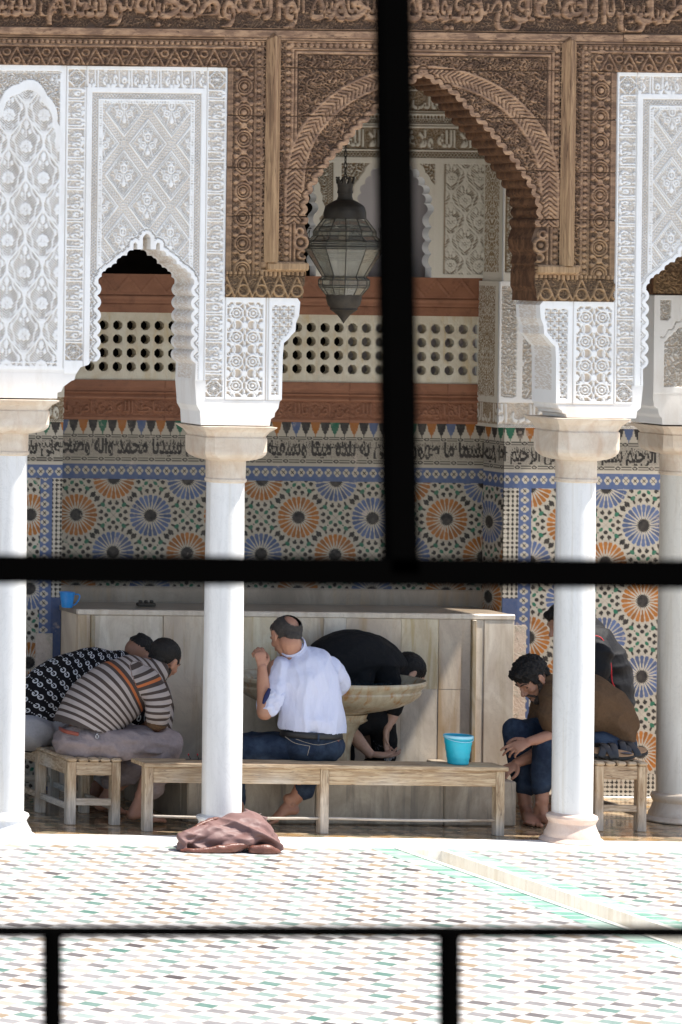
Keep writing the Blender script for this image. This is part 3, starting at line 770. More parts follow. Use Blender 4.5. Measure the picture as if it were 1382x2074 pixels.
# ---------------------------------------------------------------- wooden arch screen
def arch_pts(hw, vs, va, n=26):
    # pointed horseshoe-ish arch: slightly convex haunches
    pts = []
    for i in range(n+1):
        t = i/n
        x = hw*(1-t)**0.80*(1+0.16*math.sin(math.pi*t)) if t < 1 else 0
        pts.append((x, vs-(vs-va)*t))
    return pts
prof = [(232, 530), (236, 512), (228, 500), (226, 480), (234, 456), (238, 430), (235, 405), (225, 380), (207, 350), (184, 318), (160, 292), (140, 266), (114, 240), (86, 210), (60, 184), (34, 168), (14, 158), (0, 142)]
half = lobed(prof[4:], 21, 6.5, 1, 6)
rightp = [(CX+a, b) for a, b in prof[:4]] + [(CX+a, b) for a, b in [(x, y) for x, y in half]]
leftp = [(2*CX-a, b) for a, b in rightp][::-1]
wood_out = [(450, -560), (450, 605), (607, 605), (607, 585), (611, 575), (611, 545), (607, 533)] + [(a, b) for a, b in leftp[::-1]][0:0]
seq = [(2*CX-a, b) for a, b in rightp]            # left side from bottom to apex
wood_out += seq + rightp[::-1][1:] + [(1080, 533), (1076, 545), (1076, 575), (1080, 585), (1080, 605), (1237, 605), (1237, -560)]
wood_box = [(-700, -560), (-700, 140), (450, 140)] + wood_out[1:-1] + [(1237, 140), (2300, 140), (2300, -560)]
in_wood = poly_sdf(wood_box)
def beads(a, b, p, w):
    x = np.mod(a, p)-p/2
    return mx(disc(np.hypot(x*.9, b), w*.42), band(np.abs(b)-w*.5, .8))
def medal(a, b, p, w):
    """chain of medallions; a along, b across"""
    x = np.mod(a, p)-p/2; ab = np.abs(b)
    r = np.hypot(x*1.0, b*1.05)
    return mx(band(r-p*.30, 2.0), disc(r, p*.11), band(r-p*.2, 1.3), band(ab-2-np.abs(p/2-np.abs(x))*0.9, 2.0)*(np.abs(x) > p*.26), disc(np.hypot(np.abs(x)-p*.5, b), p*.12), disc(np.hypot(np.abs(x)-p*.33, ab-w*.36), p*.085))
def carve_wood(U, V):
    g0 = 0.45+0*U
    F = mx(fil(U, V, 0.82, 0.7, 0.36), 0.5*fil(U, V, 1.5, 3.0))
    o = 0.9*F + 0.02
    a = np.abs(U-CX)
    d = in_wood(U, V)
    # alfiz frame around the arch
    ins = (a < 278) & (V > 86)
    e = np.minimum(278-a, V-86); al = np.where(278-a < V-86, V, U)
    o = np.where(ins & (e < 13), 0.2+0.6*beads(al, e-6.5, 13, 11), o)
    o = np.where(ins & inr(e, 13, 17), 0.9, o); o = np.where(ins & inr(e, 17, 19), .3, o); o = np.where(ins & inr(e, 19, 24), 0.9, o); o = np.where(ins & inr(e, 24, 27), .15, o)
    # big ring of leaves round the arch
    ry = np.where(V < 372, np.hypot((U-CX)/258, (V-372)/224), a/258)
    rd = (ry-1)*240
    s_ = np.where(V < 372, np.arctan2(372-V, a)*240, -(V-372))
    o = np.where(ins & inr(rd, -15, 15) & (V < 455), 0.35+0.55*(np.abs(np.sin((s_+np.abs(rd)*0.9)*0.33)) > 0.45), o)
    o = np.where(ins & (inr(rd, -19, -14) | inr(rd, 14, 19)) & (V < 455), 1.0, o)
    # raised lip along the cusps
    o = np.where(inr(d, -9, 0) & (V < 470) & (a < 250), 1.0, o); o = np.where(inr(d, -12, -9) & (V < 470) & (a < 250), 0.15, o)
    o = np.where((V > 455) & (a < 262) & (d < 0) & (a > 225), 0.1+0.85*mx(band(np.hypot(a-243, V-492)-13, 3), band(np.hypot(a-246, V-470)-7, 2.5), band(a-256, 2), band(np.hypot(a-240, V-517)-8, 2.5), disc(np.hypot(a-243, V-492), 5)), o)
    # strips outside the posts
    out = a > 322
    o = np.where(out, 0.55, o)
    o = np.where(out & inr(a, 325, 337) & (V > 86), 0.2+0.6*beads(V, a-331, 12, 10), o)
    o = np.where(out & inr(a, 337.5, 340) , .9, o)
    o = np.where(out & inr(a, 341, 382), 0.12+0.8*mx(medal(V+8, a-361, 53, 40), 0.4*fil(a, V, 1.2, 1)), o)
    o = np.where(out & (a > 385), 0.42, o)
    # horizontal frieze over the stucco
    o = np.where((a > 322) & inr(V, 86, 96), 0.2+0.6*beads(U, V-91, 11, 9), o)
    o = np.where((a > 340) & inr(V, 97, 101), .9, o)
    x = np.mod(U, 40)-20
    o = np.where((a > 344) & inr(V, 102, 140), 0.15+0.75*mx(band(np.abs(x)-(V-104)*.52, 2.0), band(np.hypot(x, V-130)-6.5, 1.8), band(np.hypot(np.abs(x)-19, V-113)-6, 1.6), 0.4*fil(U, V, 1.2, 2)), o)
    # corbel mouldings at the foot
    foot = (V > 532)
    o = np.where(foot & (a < 322), np.where(V < 543, 1.1, np.where(V < 548, .3, 0.8)), o)
    o = np.where(foot & (V > 552) & (V < 561), .2+.7*(np.sin(U*.7) > -.2), o)
    x2 = np.mod(U, 36)-18
    o = np.where(foot & (V > 561), 0.1+0.75*mx(band(np.hypot(x2, V-590)-11, 2.0), band(np.abs(x2)-(V-560)*.42, 1.8), 0.5*fil(U, V, 1.1, 4)), o)
    # top beam lettering and mouldings
    o = np.where(V < 86, 0.9, o); o = np.where(inr(V, 83, 85), .1, o); o = np.where(inr(V, 78, 80), .4, o); o = np.where(inr(V, 60, 63), 0.1, o)
    t = samp(T_wood, U*0.9+120, 58-V, 80, 1.0)
    t2 = samp(T_wood, U*1.25+700, 40-V, 62, 1.0)
    o = np.where(inr(V, -30, 59), mx(t*1.15, t2*.8, 0.5*fil(U, V, .9, 1.4, 0.26)), o)
    o = np.where(V < -30, 0.8, o)
    # joints between the planks
    for j in (139, 236, 342, 440, 560):
        o = np.where((np.abs(V-j-1.2*np.sin(U*.02+j)) < 0.9) & ((a < 278) | (a > 320)), np.minimum(o, 0.0), o)
    return np.clip(o, 0, 1.15)
ws = thing('wooden_arch_screen', (WX(CX, YF), 0, 0), 'dark carved wooden arch with lobed edge and script beam, hung with the lantern behind', 'arch')
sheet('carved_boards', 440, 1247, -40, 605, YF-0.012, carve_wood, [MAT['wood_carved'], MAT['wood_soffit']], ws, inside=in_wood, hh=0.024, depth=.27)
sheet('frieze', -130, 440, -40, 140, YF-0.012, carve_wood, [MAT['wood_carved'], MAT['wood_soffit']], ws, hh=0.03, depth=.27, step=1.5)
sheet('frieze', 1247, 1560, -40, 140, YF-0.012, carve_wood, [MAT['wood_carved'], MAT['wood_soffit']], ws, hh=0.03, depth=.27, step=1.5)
m = MB()
for a, b in ((-700, -130), (1560, 2300)): m.box(WX(a, YF), WX(b, YF), YF-.012, YF+.26, WZ(140, YF), WZ(-40, YF))
m.box(WX(-700, YF), WX(2300, YF), YF-.02, YF+.26, WZ(-41, YF), 6.0)
build(m, 'top_beam', MAT['wood_post'], ws)
for cu in (CX-299.5, CX+299.5):
    m = MB(); w = 15/SC(YF-.05)
    x = WX(cu, YF-.04); z0 = WZ(533, YF); z1 = WZ(84, YF); zt = WZ(68, YF); y0 = YF-.034; y1 = YF-.075
    vs = [(x-w, y0, z0), (x-w*.2, y1, z0), (x+w*.2, y1, z0), (x+w, y0, z0), (x-w, y0, z1), (x-w*.2, y1, z1+.02), (x+w*.2, y1, z1+.02), (x+w, y0, z1), (x, y0-.005, zt)]
    m.add(vs, [(0, 1, 5, 4), (1, 2, 6, 5), (2, 3, 7, 6), (4, 5, 8), (5, 6, 8), (6, 7, 8), (3, 2, 1, 0)])
    build(m, 'post', MAT['wood_post'], ws)
for s_ in (-1, 1):
    m = MB(); a = CX+s_*(299.5+15); b = CX+s_*232
    m.box(min(WX(a, YF), WX(b, YF)), max(WX(a, YF), WX(b, YF)), YF-.062, YF-.0, WZ(549, YF), WZ(533, YF), .008)
    build(m, 'corbel_moulding', MAT['wood_post'], ws)
# ---------------------------------------------------------------- floor, kerb, channel
YK = -0.33                                            # front edge of the marble kerb
XL = -30; XR = 40
cxl = W(812, 1722, YK).x; cxr = W(884, 1722, YK).x       # water channel between these
m = MB(); m.box(-80, 80, -90, 90, -0.6, -0.35); build(m, 'ground', MAT['marble_kerb']); tag(bpy.data.objects['ground'], kind='structure')
m = MB()
for a, b in ((XL, cxl-.17), (cxr+.17, XR)): m.box(a, b, -26, YK, -.35, 0)
tag(build(m, 'patio_floor', MAT['patio_tile']), kind='structure')
m = MB()
for a, b in ((cxl-.17, cxl-.035), (cxr+.035, cxr+.17)): m.box(a, b, -26, YK, -.34, 0.001)
tag(build(m, 'patio_border', MAT['green_tile']), kind='structure')
m = MB()
m.box(cxl-.035, cxl, -26, YK, -.34, .006); m.box(cxr, cxr+.035, -26, YK, -.34, .006); m.box(cxl, cxr, -26, YK-.06, -.34, -.11)
m.box(cxl, cxr, YK-.06, YK, -.34, .006)
tag(build(m, 'water_channel', MAT['marble_channel']), kind='structure')
m = MB(); m.box(XL, XR, YK, .03, -.35, .004); tag(build(m, 'marble_kerb', MAT['marble_kerb']), kind='structure')
m = MB(); m.box(XL, XR, .03, 5, -.35, 0); tag(build(m, 'gallery_floor', MAT['wet_tile']), kind='structure')
# ---------------------------------------------------------------- gallery shell
YN = 2.05; YPR = 1.80
roof = MB(); roof.box(-9, 3.95, -0.616+YF*0, 5.0, 6.0, 6.3); tag(build(roof, 'roof', MAT['wood_soffit'], org=(-2.5, 2, 6)), 'unseen timber roof slab over the ablution gallery, edges set to shade the front', 'roof')  # out of view; overhang and right end placed for the shade they cast
# --- zellige colours
BLK = np.array((0.014, 0.012, 0.012)); WHT = np.array((0.50, 0.45, 0.37)); ORG_ = np.array((0.37, 0.125, 0.014)); BLU = np.array((0.075, 0.115, 0.24)); GRN = np.array((0.012, 0.13, 0.075)); PNK = np.array((0.55, 0.44, 0.36))
def paint(c, mask, col):
    mk = np.clip(mask, 0, 1)[..., None]
    return c*(1-mk) + np.asarray(col)*mk
def zell(u, v, cu, cv, P, phase=0, order=None):
    x = u-cu; y = v-cv
    i1 = np.round(x/(2*P))*2; j1 = np.round(y/(2*P))*2
    i2 = np.round((x-P)/(2*P))*2+1; j2 = np.round((y-P)/(2*P))*2+1
    r1 = np.hypot(x-i1*P, y-j1*P); r2 = np.hypot(x-i2*P, y-j2*P)
    f = r1 < r2; I = np.where(f, i1, i2); J = np.where(f, j1, j2)
    a = x-I*P; b = y-J*P; r = np.hypot(a, b)*75/P; th = np.arctan2(b, a)
    k = 24; fr = np.abs(np.mod(th*k/(2*np.pi)+.5, 1)-.5)*2          # 0 at petal centre .. 1 between
    tid = np.floor(th*k/(2*np.pi)+.5)
    c = np.ones(u.shape+(3,))*WHT
    kind = np.mod(np.floor_divide(I+J, 2)+phase, 2)                    # colour of the rosette
    seq = np.mod(np.floor_divide(I-J, 2)*1+phase+(np.mod(I+J, 4) == 0)*0, 2)
    if order is not None:
        a0 = np.array(order)[np.clip((I/2).astype(int), 0, 5)]; a1 = np.mod((I-1)/2+(J > 0), 2)
        seq = np.where(np.mod(J, 2) == 0, a0, a1)
    colr = np.where((seq == 0)[..., None], ORG_, BLU)
    var = 0.70+0.55*np.mod(np.abs(np.sin(tid*12.9+I*7.3+J*3.1))*43.7, 1)
    wdt = np.interp(r, [13, 17, 30, 38, 42], [0.0, 0.30, 0.74, 0.80, 0.55])
    c = paint(c, (r > 14)*(r < 42)*(1-sm(fr, wdt-.1, wdt+.1)), (colr*var[..., None]))
    c = paint(c, 1-sm(r, 12.2+1.6*np.cos(th*k), 13.4+1.6*np.cos(th*k)), BLK)
    # ring of white darts with black between
    c = paint(c, (r > 46)*(r < 55)*sm(fr, 0.55, 0.8)*(np.mod(tid, 1) == 0), BLK)
    # eightfold star sites
    p = x-np.round((x-P)/(2*P))*2*P-P; q = y-np.round(y/(2*P))*2*P
    p2 = x-np.round(x/(2*P))*2*P; q2 = y-np.round((y-P)/(2*P))*2*P-P
    g = np.hypot(p, q) < np.hypot(p2, q2); p = np.where(g, p, p2)*75/P; q = np.where(g, q, q2)*75/P
    s = np.hypot(p, q); ap_ = np.abs(p); aq = np.abs(q)
    out = r > 49
    def dot(pu, pv, R_): return disc(np.hypot(ap_-pu, aq-pv), R_, .5)
    c = paint(c, out*np.maximum(disc(np.hypot((ap_-9.3)*1.0, aq-9.3)+np.abs(ap_-aq)*.35, 5.2, .5), disc(np.hypot(ap_-21.5, aq-21.5)+np.abs(ap_-aq)*.3, 5.8, .5)), GRN)
    blk = mx(dot(0, 14.5, 4.2), dot(14.5, 0, 4.2), dot(7, 25, 4.4), dot(25, 7, 4.4), dot(33.5, 33.5, 5.4), dot(41.5, 41.5, 5.4), dot(15.4, 15.4, 1.5), dot(15, 33, 3.0), dot(33, 15, 3.0))
    star = mx(dot(30, 38, 2.2), dot(38, 30, 2.2))
    c = paint(c, out*mx(blk, star), BLK)
    c = paint(c, out*band(ap_-aq, .6, .4)*(s < 9)*0.5, BLK)
    wv = np.mod(np.abs(np.sin(np.floor(x/6.1)*12.7+np.floor(y/6.1)*7.9))*91.7, 1)
    c = c*(1-.16*(wv*(c[..., 0] > .3)))[..., None]
    # joint lines
    c = paint(c, 0.35*band(r-44.3, .5, .4), (0.3, 0.24, 0.19))
    return c
def teeth(u, v, u0, v0, v1, P, ph=0):
    c = np.ones(u.shape+(3,))*WHT
    k = np.floor((u-u0)/P); a = np.abs(np.mod(u-u0, P)-P/2); t = (v-v0)/(v1-v0)
    w = np.interp(t, [0, .12, .2, .35, .4, .55, .6, .75, .8, 1.0], np.array([.50, .48, .42, .42, .36, .36, .22, .20, .07, .04]))*P
    idx = np.mod(k+ph, 8)
    cl = np.where((np.mod(idx, 2) == 1)[..., None], BLK*1.6, np.where((np.mod(idx, 4) == 2)[..., None], ORG_, np.where((idx == 4)[..., None], GRN, BLU)))
    return paint(c, (1-sm(a, w-.5, w+.5))*(v < v1), cl)
def callig(u, v, v0, v1, T, off):
    c = np.ones(u.shape+(3,))*WHT*0.78
    hh = v1-v0
    for vc in (v0+4.0, v1-4.0):
        P = 34; x = np.mod(u+vc, P)-P/2; ax_ = np.abs(x); b = v-vc
        ln = np.where(ax_ < 5.5, band(np.abs(b)-2.6*np.cos(np.clip(x/5.5, -1, 1)*np.pi/2), 1.2, .4), band(np.abs(b)-2.4, 1.1, .4)*(ax_ > 6.5))
        c = paint(c, ln, BLK)
    t = samp(T, u+off, (v1-9.5)-v, hh-18, 1.0)
    t2 = samp(T, u*1.9+off+333, (v0+27)-v, 17, 1.0); t = np.maximum(t, .62*t2*inr(v, v0+9, v0+27))
    c = paint(c, inr(v, v0+8.5, v1-9.5)*0.75*fil(u, v, 2.0, 1.3, .2), PNK*.35)
    return paint(c, sm(t, .25, .65), BLK)
def flowers(a, b, P, w):
    """blue strip with white four-lobed flowers and black crosses; a along, b across"""
    c = np.ones(a.shape+(3,))*BLU
    x = np.mod(a, P)-P/2
    f = mx(disc(np.hypot(np.abs(x)-3.6, b), 3.9, .5), disc(np.hypot(x, np.abs(b)-4.6), 3.9, .5))
    c = paint(c, f, WHT)
    return paint(c, mx(band(np.abs(x)-np.abs(b), 1.25, .5)*(np.hypot(x, b) < 4.4)), BLK)
def crosses(u, v, P):
    c = np.ones(u.shape+(3,))*WHT
    x = np.abs(np.mod(u, P)-P/2); y = np.abs(np.mod(v, P)-P/2)
    return paint(c, np.maximum((x < 1.25)*(y < 3.6), (y < 1.25)*(x < 3.6))*1.0, BLK)
# --- back wall of the niche (plane YN).  all px measured on that plane
nb = thing('niche_wall', (WX(560, YN), YN, 0), 'shaded back wall of the fountain niche with mosaic, red stone bands and pierced screen', 'wall')
U0, U1 = 30, 1002
def px(u, v): return un(u, v)
def tile_niche(U, V):
    c = zell(U, V, 155, 1049, 75.0, 0, (0, 1, 0, 0, 1, 0))
    c = np.where((V < 976)[..., None], flowers(U, V-958, 18.2, 14), c)
    c = np.where((V < 945)[..., None], WHT*.95, c)
    c = np.where((V < 940)[..., None], callig(U, V, 884, 939, T_niche, 40), c)
    c = np.where((V < 886)[..., None], teeth(U, V, 118, 856, 885, 19.6, 0), c)
    return np.zeros_like(U), c*np.array((.74, .72, .68))  # mosaic colours scaled down to paint in the niche's shade
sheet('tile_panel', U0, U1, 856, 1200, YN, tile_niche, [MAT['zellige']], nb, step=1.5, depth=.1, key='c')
m = MB(); m.box(WX(U0, YN), WX(U1, YN), YN-.012, YN+.1, WZ(1240, YN), WZ(1192, YN)); build(m, 'marble_band', MAT['marble_band'], nb)
m = MB(); m.box(WX(U0, YN), WX(U1, YN), YN-.004, YN+.1, 0, WZ(1241, YN)); build(m, 'wall_base', MAT['plaster_grey'], nb)
def red_low(U, V):
    o = np.full_like(U, .5)
    t = samp(T_red, U+30, 846-V, 30, 1.0)
    o = np.where(inr(V, 815, 847), mx(t, .45*fil(U, V, 1.3, 2)), o)
    o = np.where(inr(V, 808, 812) | inr(V, 850, 852), 1, o); o = np.where(inr(V, 798, 802), .9, o); o = np.where(inr(V, 790, 798), .2, o); o = np.where(inr(V, 812, 815) | inr(V, 802, 804), 0, o)
    for j in (330, 705, 905): o = np.where(np.abs(U-j) < .8, 0, o)
    return o
sheet('red_stone_band', U0, U1, 775, 856, YN-.015, red_low, [MAT['red_stone']], nb, step=1.6, depth=.1)
def red_up(U, V):
    o = np.full_like(U, .5)
    x = np.abs(np.mod(U-20, 52)-26)
    o = np.where(inr(V, 562, 600), (.45+.22*band((V-566)-x*1.2-1.5*np.sin(V), 3)), o)
    o = np.where(inr(V, 601, 604) | inr(V, 618, 621), 0, o); o = np.where(inr(V, 604, 610), 1, o)
    return o
sheet('red_stone_band', U0, U1, 560, 638, YN-.015, red_up, [MAT['red_stone']], nb, step=1.7, depth=.1)
m = MB(); m.box(WX(984, YN), WX(U1, YN), YN-.013, YN+.1, WZ(775.3, YN), WZ(637.7, YN))
build(m, 'red_stone_jamb', MAT['red_stone'], nb)
# pierced marble screen with octagonal holes
HP = 28.0; hu0 = 962.0; hv0 = 664.0
def holes(U, V):
    k = np.clip(np.round((U-hu0)/HP), -33, 0); j = np.clip(np.round((V-hv0)/HP), 0, 3)
    a = np.abs(U-hu0-k*HP); b = np.abs(V-hv0-j*HP)
    return 9.4-np.maximum(np.maximum(a, b), (a+b)*0.7071)
def lat(U, V):
    d = -holes(U, V)
    o = np.full_like(U, .75); o = np.where(inr(d, 0, 2.2), .45, o)
    x = np.mod(U-hu0, HP); y = np.mod(V-hv0, HP)
    o = np.where(band(np.abs(x-14)-np.abs(y-14)*.5-1, .8) * (np.abs(y-14) < 5) > .4, .45, o)
    o = np.where(np.abs(U-640) < 1, 0, o)
    return o
sheet('pierced_screen', 40, 984, 638, 775, YN-.005, lat, [MAT['marble_lattice']], nb, step=1.5, depth=.055, inside=holes, hh=.006)
# upper wall: carved stucco with cusped openings
def inner_arch(ax, hw, vs, va, vb):
    L = [(ax-hw, vb)] + lobed([(ax-hw, 540), (ax-hw, vs)], 26, 7, -1, 6) + lobed([(ax-hw, vs), (ax-hw*.86, vs-(vs-va)*.45), (ax-hw*.55, vs-(vs-va)*.78), (ax, va)], 20, 6, 1, 6)
    return L + [(2*ax-a, b) for a, b in L[::-1][1:]]
A1 = poly_sdf(inner_arch(790, 76, 430, 322, 600)); A2 = poly_sdf(inner_arch(556, 76, 430, 322, 600))
def up_in(U, V):
    base = np.maximum(np.maximum(U-1010, 470-U), np.maximum(V-560, 60-V))
    return np.maximum(base, np.maximum(-A1(U, V), -A2(U, V)))
def carve_up(U, V):
    o = np.ones_like(U)
    pu = (np.mod(U-673+234*4, 234))      # bays of 234 px
    t = samp(T_inner, U*1.0+40, 300-V, 40, 1.0); o = np.where(inr(V, 258, 301), mx(t*1.0, .4*fil(U, V, 1.3, 1)), o)
    o = np.where(inr(V, 306, 316), braid(U, V-311, 6), o); o = np.where(inr(V, 304, 306) | inr(V, 316, 318), .6, o)
    o = np.where(inr(V, 240, 248), braid(U, V-244, 5), o); o = np.where(inr(V, 232, 238), (np.sin(U*.9) > 0)*.8, o)
    t2 = samp(T_inner, U*1.0+120, 222-V, 38, 1.0); o = np.where(inr(V, 182, 223), mx(t2, .4*fil(U, V, 1.2, 2)), o)
    o = np.where(inr(V, 225, 227) | inr(V, 251, 253), .4, o)
    low = V > 330
    d1 = np.minimum(np.where(np.abs(U-790) < 120, A1(U, V), 99), np.where(np.abs(U-556) < 120, A2(U, V), 99))
    fld = inr(U, 893, 996) & inr(V, 330, 551)
    o = np.where(low & inr(U, 673, 900), mx(fil(U, V, 1.15, 1.0)), o)
    o = np.where(low & inr(U, 450, 655), mx(fil(U, V, 1.15, 1.0)), o)
    o = np.where(low & (d1 < 15), np.where(d1 < 13, .95, .3), o)
    o = np.where(low & (inr(U, 655, 682) | inr(U, 866+5, 888)), 1, o)
    o = np.where(low & inr(U, 655, 665), braid(V, U-660, 5), o)
    o = np.where(fld, mx(ogee(U, V, 905, 352, 58, 88)), o)
    o = np.where(low & (inr(U, 888, 893) | inr(U, 996, 1003)), .9, o); o = np.where(inr(U, 891.5, 893) & low, .2, o)
    o = np.where(inr(V, 322, 330) | (V > 551), 1, o)
    o = np.where(V < 180, fil(U, V, 1, 0), o)
    return o
sheet('upper_stucco', 470, 1010, 60, 560, YN-.02, carve_up, [MAT['stucco_inner'], MAT['plaster_white']], nb, step=1.5, depth=.07, inside=up_in)
m = MB()
m.box(WX(-700, YN), WX(U0, YN), YN-.005, YN+.1, 0, 6.0); build(m, 'wall_end', MAT['plaster_grey'], nb)
m = MB(); m.box(WX(U0, YN), WX(1010, YN), YN-.005, YN+.09, WZ(58, YN), 6.0); build(m, 'wall_head', MAT['plaster_grey'], nb)
# room behind the screen: pale plaster at the right, darkness painted near-black at the left
rm = MB(); rm.box(WX(664, 2.5), WX(1100, 2.5), 2.30, 2.40, .8, 6.0)
tag(build(rm, 'plaster_wall', MAT['plaster_grey'], org=(WX(900, 2.5), 2.5, .8)), 'plain grey plaster wall seen through the marble screen and the inner arch', 'wall')
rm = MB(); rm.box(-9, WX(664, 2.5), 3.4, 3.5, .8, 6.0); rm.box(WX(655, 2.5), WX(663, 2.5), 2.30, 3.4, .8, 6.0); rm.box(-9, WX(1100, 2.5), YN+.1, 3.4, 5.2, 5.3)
tag(build(rm, 'darkness_wall', MAT['unlit_black'], org=(WX(300, 3), 3.4, .8)), 'near-black wall painted as darkness of the room behind the left pierced screen', 'wall')
# --- tiled piers (plane YPR)
def pier_cols(off, wear):
    def f(U, V):
        c = zell(U, V, 1304, 1057, 76.5, 1)
        c = np.where((V > 1560)[..., None], crosses(U, V, 9.2), c)
        # vertical borders
        c = np.where((U < 1076)[..., None], flowers(V, U-1063, 18.5, 13), c)
        c = np.where((U < 1050)[..., None], np.where((V > 1207)[..., None], BLU*.8, crosses(U, V, 9.4)), c)
        c = np.where((V < 984)[..., None], flowers(U, V-967, 18.5, 12), c)
        c = np.where((V < 953)[..., None], WHT, c)
        c = np.where((V < 947)[..., None], callig(U, V, 890, 946, T_pier, off), c)
        c = np.where((V < 890)[..., None], teeth(U, V, 1022, 862, 890, 20, 4), c)
        return np.zeros_like(U), c
    return f
pr = thing('tiled_pier', (WX(1200, YPR), YPR, 0), 'tiled wall with starburst mosaic right of the fountain niche, behind the brown sweater', 'wall')
sheet('tile_panel', 1020, 1480, 862, 1606, YPR, pier_cols(35, 0), [MAT['zellige']], pr, step=1.5, depth=.3, key='c')
def worn(U, V): return np.zeros_like(U), np.ones(U.shape+(3,))*WHT*.9+0*flowers(V, U-1063, 18.5, 13)
sheet('worn_strip', 1040, 1069, 1262, 1608, YPR-.006, worn, [MAT['worn_tile']], pr, step=3, depth=.01, key='c')
m = MB(); m.box(WX(1020, YPR), WX(1480, YPR), YPR-.03, YPR+.3, 0, WZ(1606, YPR), .004); build(m, 'plinth', MAT['marble_kerb'], pr)
def pier_st(U, V):
    o = np.full_like(U, .95)
    t = samp(T_inner, U+10, 855-V, 42, 1.0); o = np.where(inr(V, 812, 856), mx(t, .45*fil(U, V, 1.1, 3)), o)
    o = np.where(inr(V, 856, 862), braid(U, V-859, 4), o)
    o = np.where(inr(V, 575, 800) & inr(U, 1010, 1040), mx(fil(np.abs(U-1025), V, 1.3, 1)), o)
    o = np.where(inr(V, 575, 804) & inr(U, 1054, 1330), mx(fil(U, V, .85, 1.8)), o)
    o = np.where(inr(V, 804, 812), 1, o)
    return o
sheet('carved_stucco', 1006, 1480, 566, 862, YPR-.02, pier_st, [MAT['stucco'], MAT['plaster_white']], pr, step=1.6, depth=.3)
def pier_st2(U, V):
    return mx(fil(U, V, 1.0, 0.6)*inr(U, 1020, 1340), 1.0*(1-inr(U, 1016, 1340)), 1.0*(V > 548))
sheet('upper_stucco', 1012, 1480, 60, 566, YPR-.015, pier_st2, [MAT['stucco_inner'], MAT['plaster_white']], pr, step=2.2, depth=.3)
m = MB(); m.box(WX(1012, YPR), WX(1480, YPR), YPR, YPR+.3, WZ(60, YPR), 6.0)
build(m, 'wall_head', MAT['plaster_white'], pr)
m = MB(); m.box(WX(1480, YPR), WX(2400, YPR), YPR, YPR+.3, 0, 2.6); build(m, 'wall_end', MAT['plaster_white'], pr)
ny, nv_ = 40, 500
yy = np.linspace(YPR, YN, ny); vv = np.linspace(862, 1606, nv_); Yg, Vg = np.meshgrid(yy, vv)
Ug = 1076+(Yg-YPR)*SC(YPR)*.8
cg = zell(Ug, Vg, 1076+44, 1057, 76.5, 1)
cg = np.where((Vg < 984)[..., None], flowers(Ug, Vg-967, 18.5, 12), cg); cg = np.where((Vg < 953)[..., None], WHT, cg)
cg = np.where((Vg < 947)[..., None], callig(Ug, Vg, 890, 946, T_pier, 500), cg); cg = np.where((Vg < 890)[..., None], teeth(Ug, Vg, 1076, 862, 890, 20, 4), cg)
vg = np.stack([np.full_like(Yg, WX(1020, YPR)-.004), Yg, H-(Vg-YP)/SC(YPR)], -1).reshape(-1, 3)
q = np.arange(ny*nv_).reshape(nv_, ny); fq = np.stack([q[:-1, :-1], q[:-1, 1:], q[1:, 1:], q[1:, :-1]], -1).reshape(-1, 4)
mkobj('side_tile_panel', vg, fq, MAT['zellige'], pr, None, None, False, {'c': cg.reshape(-1, 3)})
# left pier
pl = thing('tiled_pier', (WX(60, YPR), YPR, 0), 'narrow strip of tiled wall between the leftmost column and the blue mug', 'wall')
def pier_l(U, V):
    c = zell(U, V, 62-0, 1050, 75.0, 0)
    c = np.where((U > 82)[..., None], flowers(V, U-91, 18.2, 13), c)
    c = np.where((U > 106)[..., None], np.where((V > 1216)[..., None], BLU*.7, crosses(U, V, 9.2)), c)
    c = np.where((V < 976)[..., None], flowers(U, V-962, 18.2, 12), c)
    c = np.where((V < 948)[..., None], WHT, c)
    c = np.where((V < 942)[..., None], callig(U, V, 889, 941, T_niche, 300), c)
    c = np.where((V < 890)[..., None], teeth(U, V, 62, 862, 889, 19.5, 3), c)
    return np.zeros_like(U), c
sheet('tile_panel', -60, 126, 862, 1612, YPR, pier_l, [MAT['zellige']], pl, step=1.5, depth=.3, key='c')
def pier_ls(U, V):
    t = samp(T_inner, U+70, 855-V, 42, 1.0)
    return np.where(inr(V, 812, 856), mx(t, .45*fil(U, V, 1.1, 3)), np.where(V > 856, braid(U, V-859, 4), .95))
sheet('carved_stucco', -60, 126, 780, 862, YPR-.02, pier_ls, [MAT['stucco_inner'], MAT['plaster_white']], pl, step=1.6, depth=.3)
sheet('worn_strip', 76, 110, 1290, 1600, YPR-.006, worn, [MAT['worn_tile']], pl, step=3, depth=.01, key='c')
m = MB(); m.box(WX(-700, YPR), WX(-60, YPR), YPR, YPR+.3, 0, 6.0); m.box(WX(-60, YPR), WX(126, YPR), YPR, YPR+.3, WZ(780, YPR), 6.0)
m.box(WX(-60, YPR), WX(126, YPR), YPR-.01, YPR+.3, 0, WZ(1612, YPR))
build(m, 'wall_end', MAT['plaster_grey'], pl)
ny, nv_ = 60, 340
yy = np.linspace(YPR-.015, YN-.02, ny); vv = np.linspace(60, 566, nv_); Yg, Vg = np.meshgrid(yy, vv)
Dk = (Yg-YPR)*350
mg = np.where((Dk > 8) & (Dk < 72) & (Vg < 548) & (Vg > 330), fil(np.abs(Dk-40), Vg, .9, 1.6), .95)
vg = np.stack([np.full_like(Yg, WX(1012, YPR-.015)-.004), Yg, H-(Vg-YP)/SC(YPR)], -1).reshape(-1, 3)
q = np.arange(ny*nv_).reshape(nv_, ny); fq = np.stack([q[:-1, :-1], q[:-1, 1:], q[1:, 1:], q[1:, :-1]], -1).reshape(-1, 4)
mkobj('side_carving', vg, fq, MAT['stucco_inner'], pr, None, None, False, {'m': mg.reshape(-1)})
ny, nv_ = 60, 200
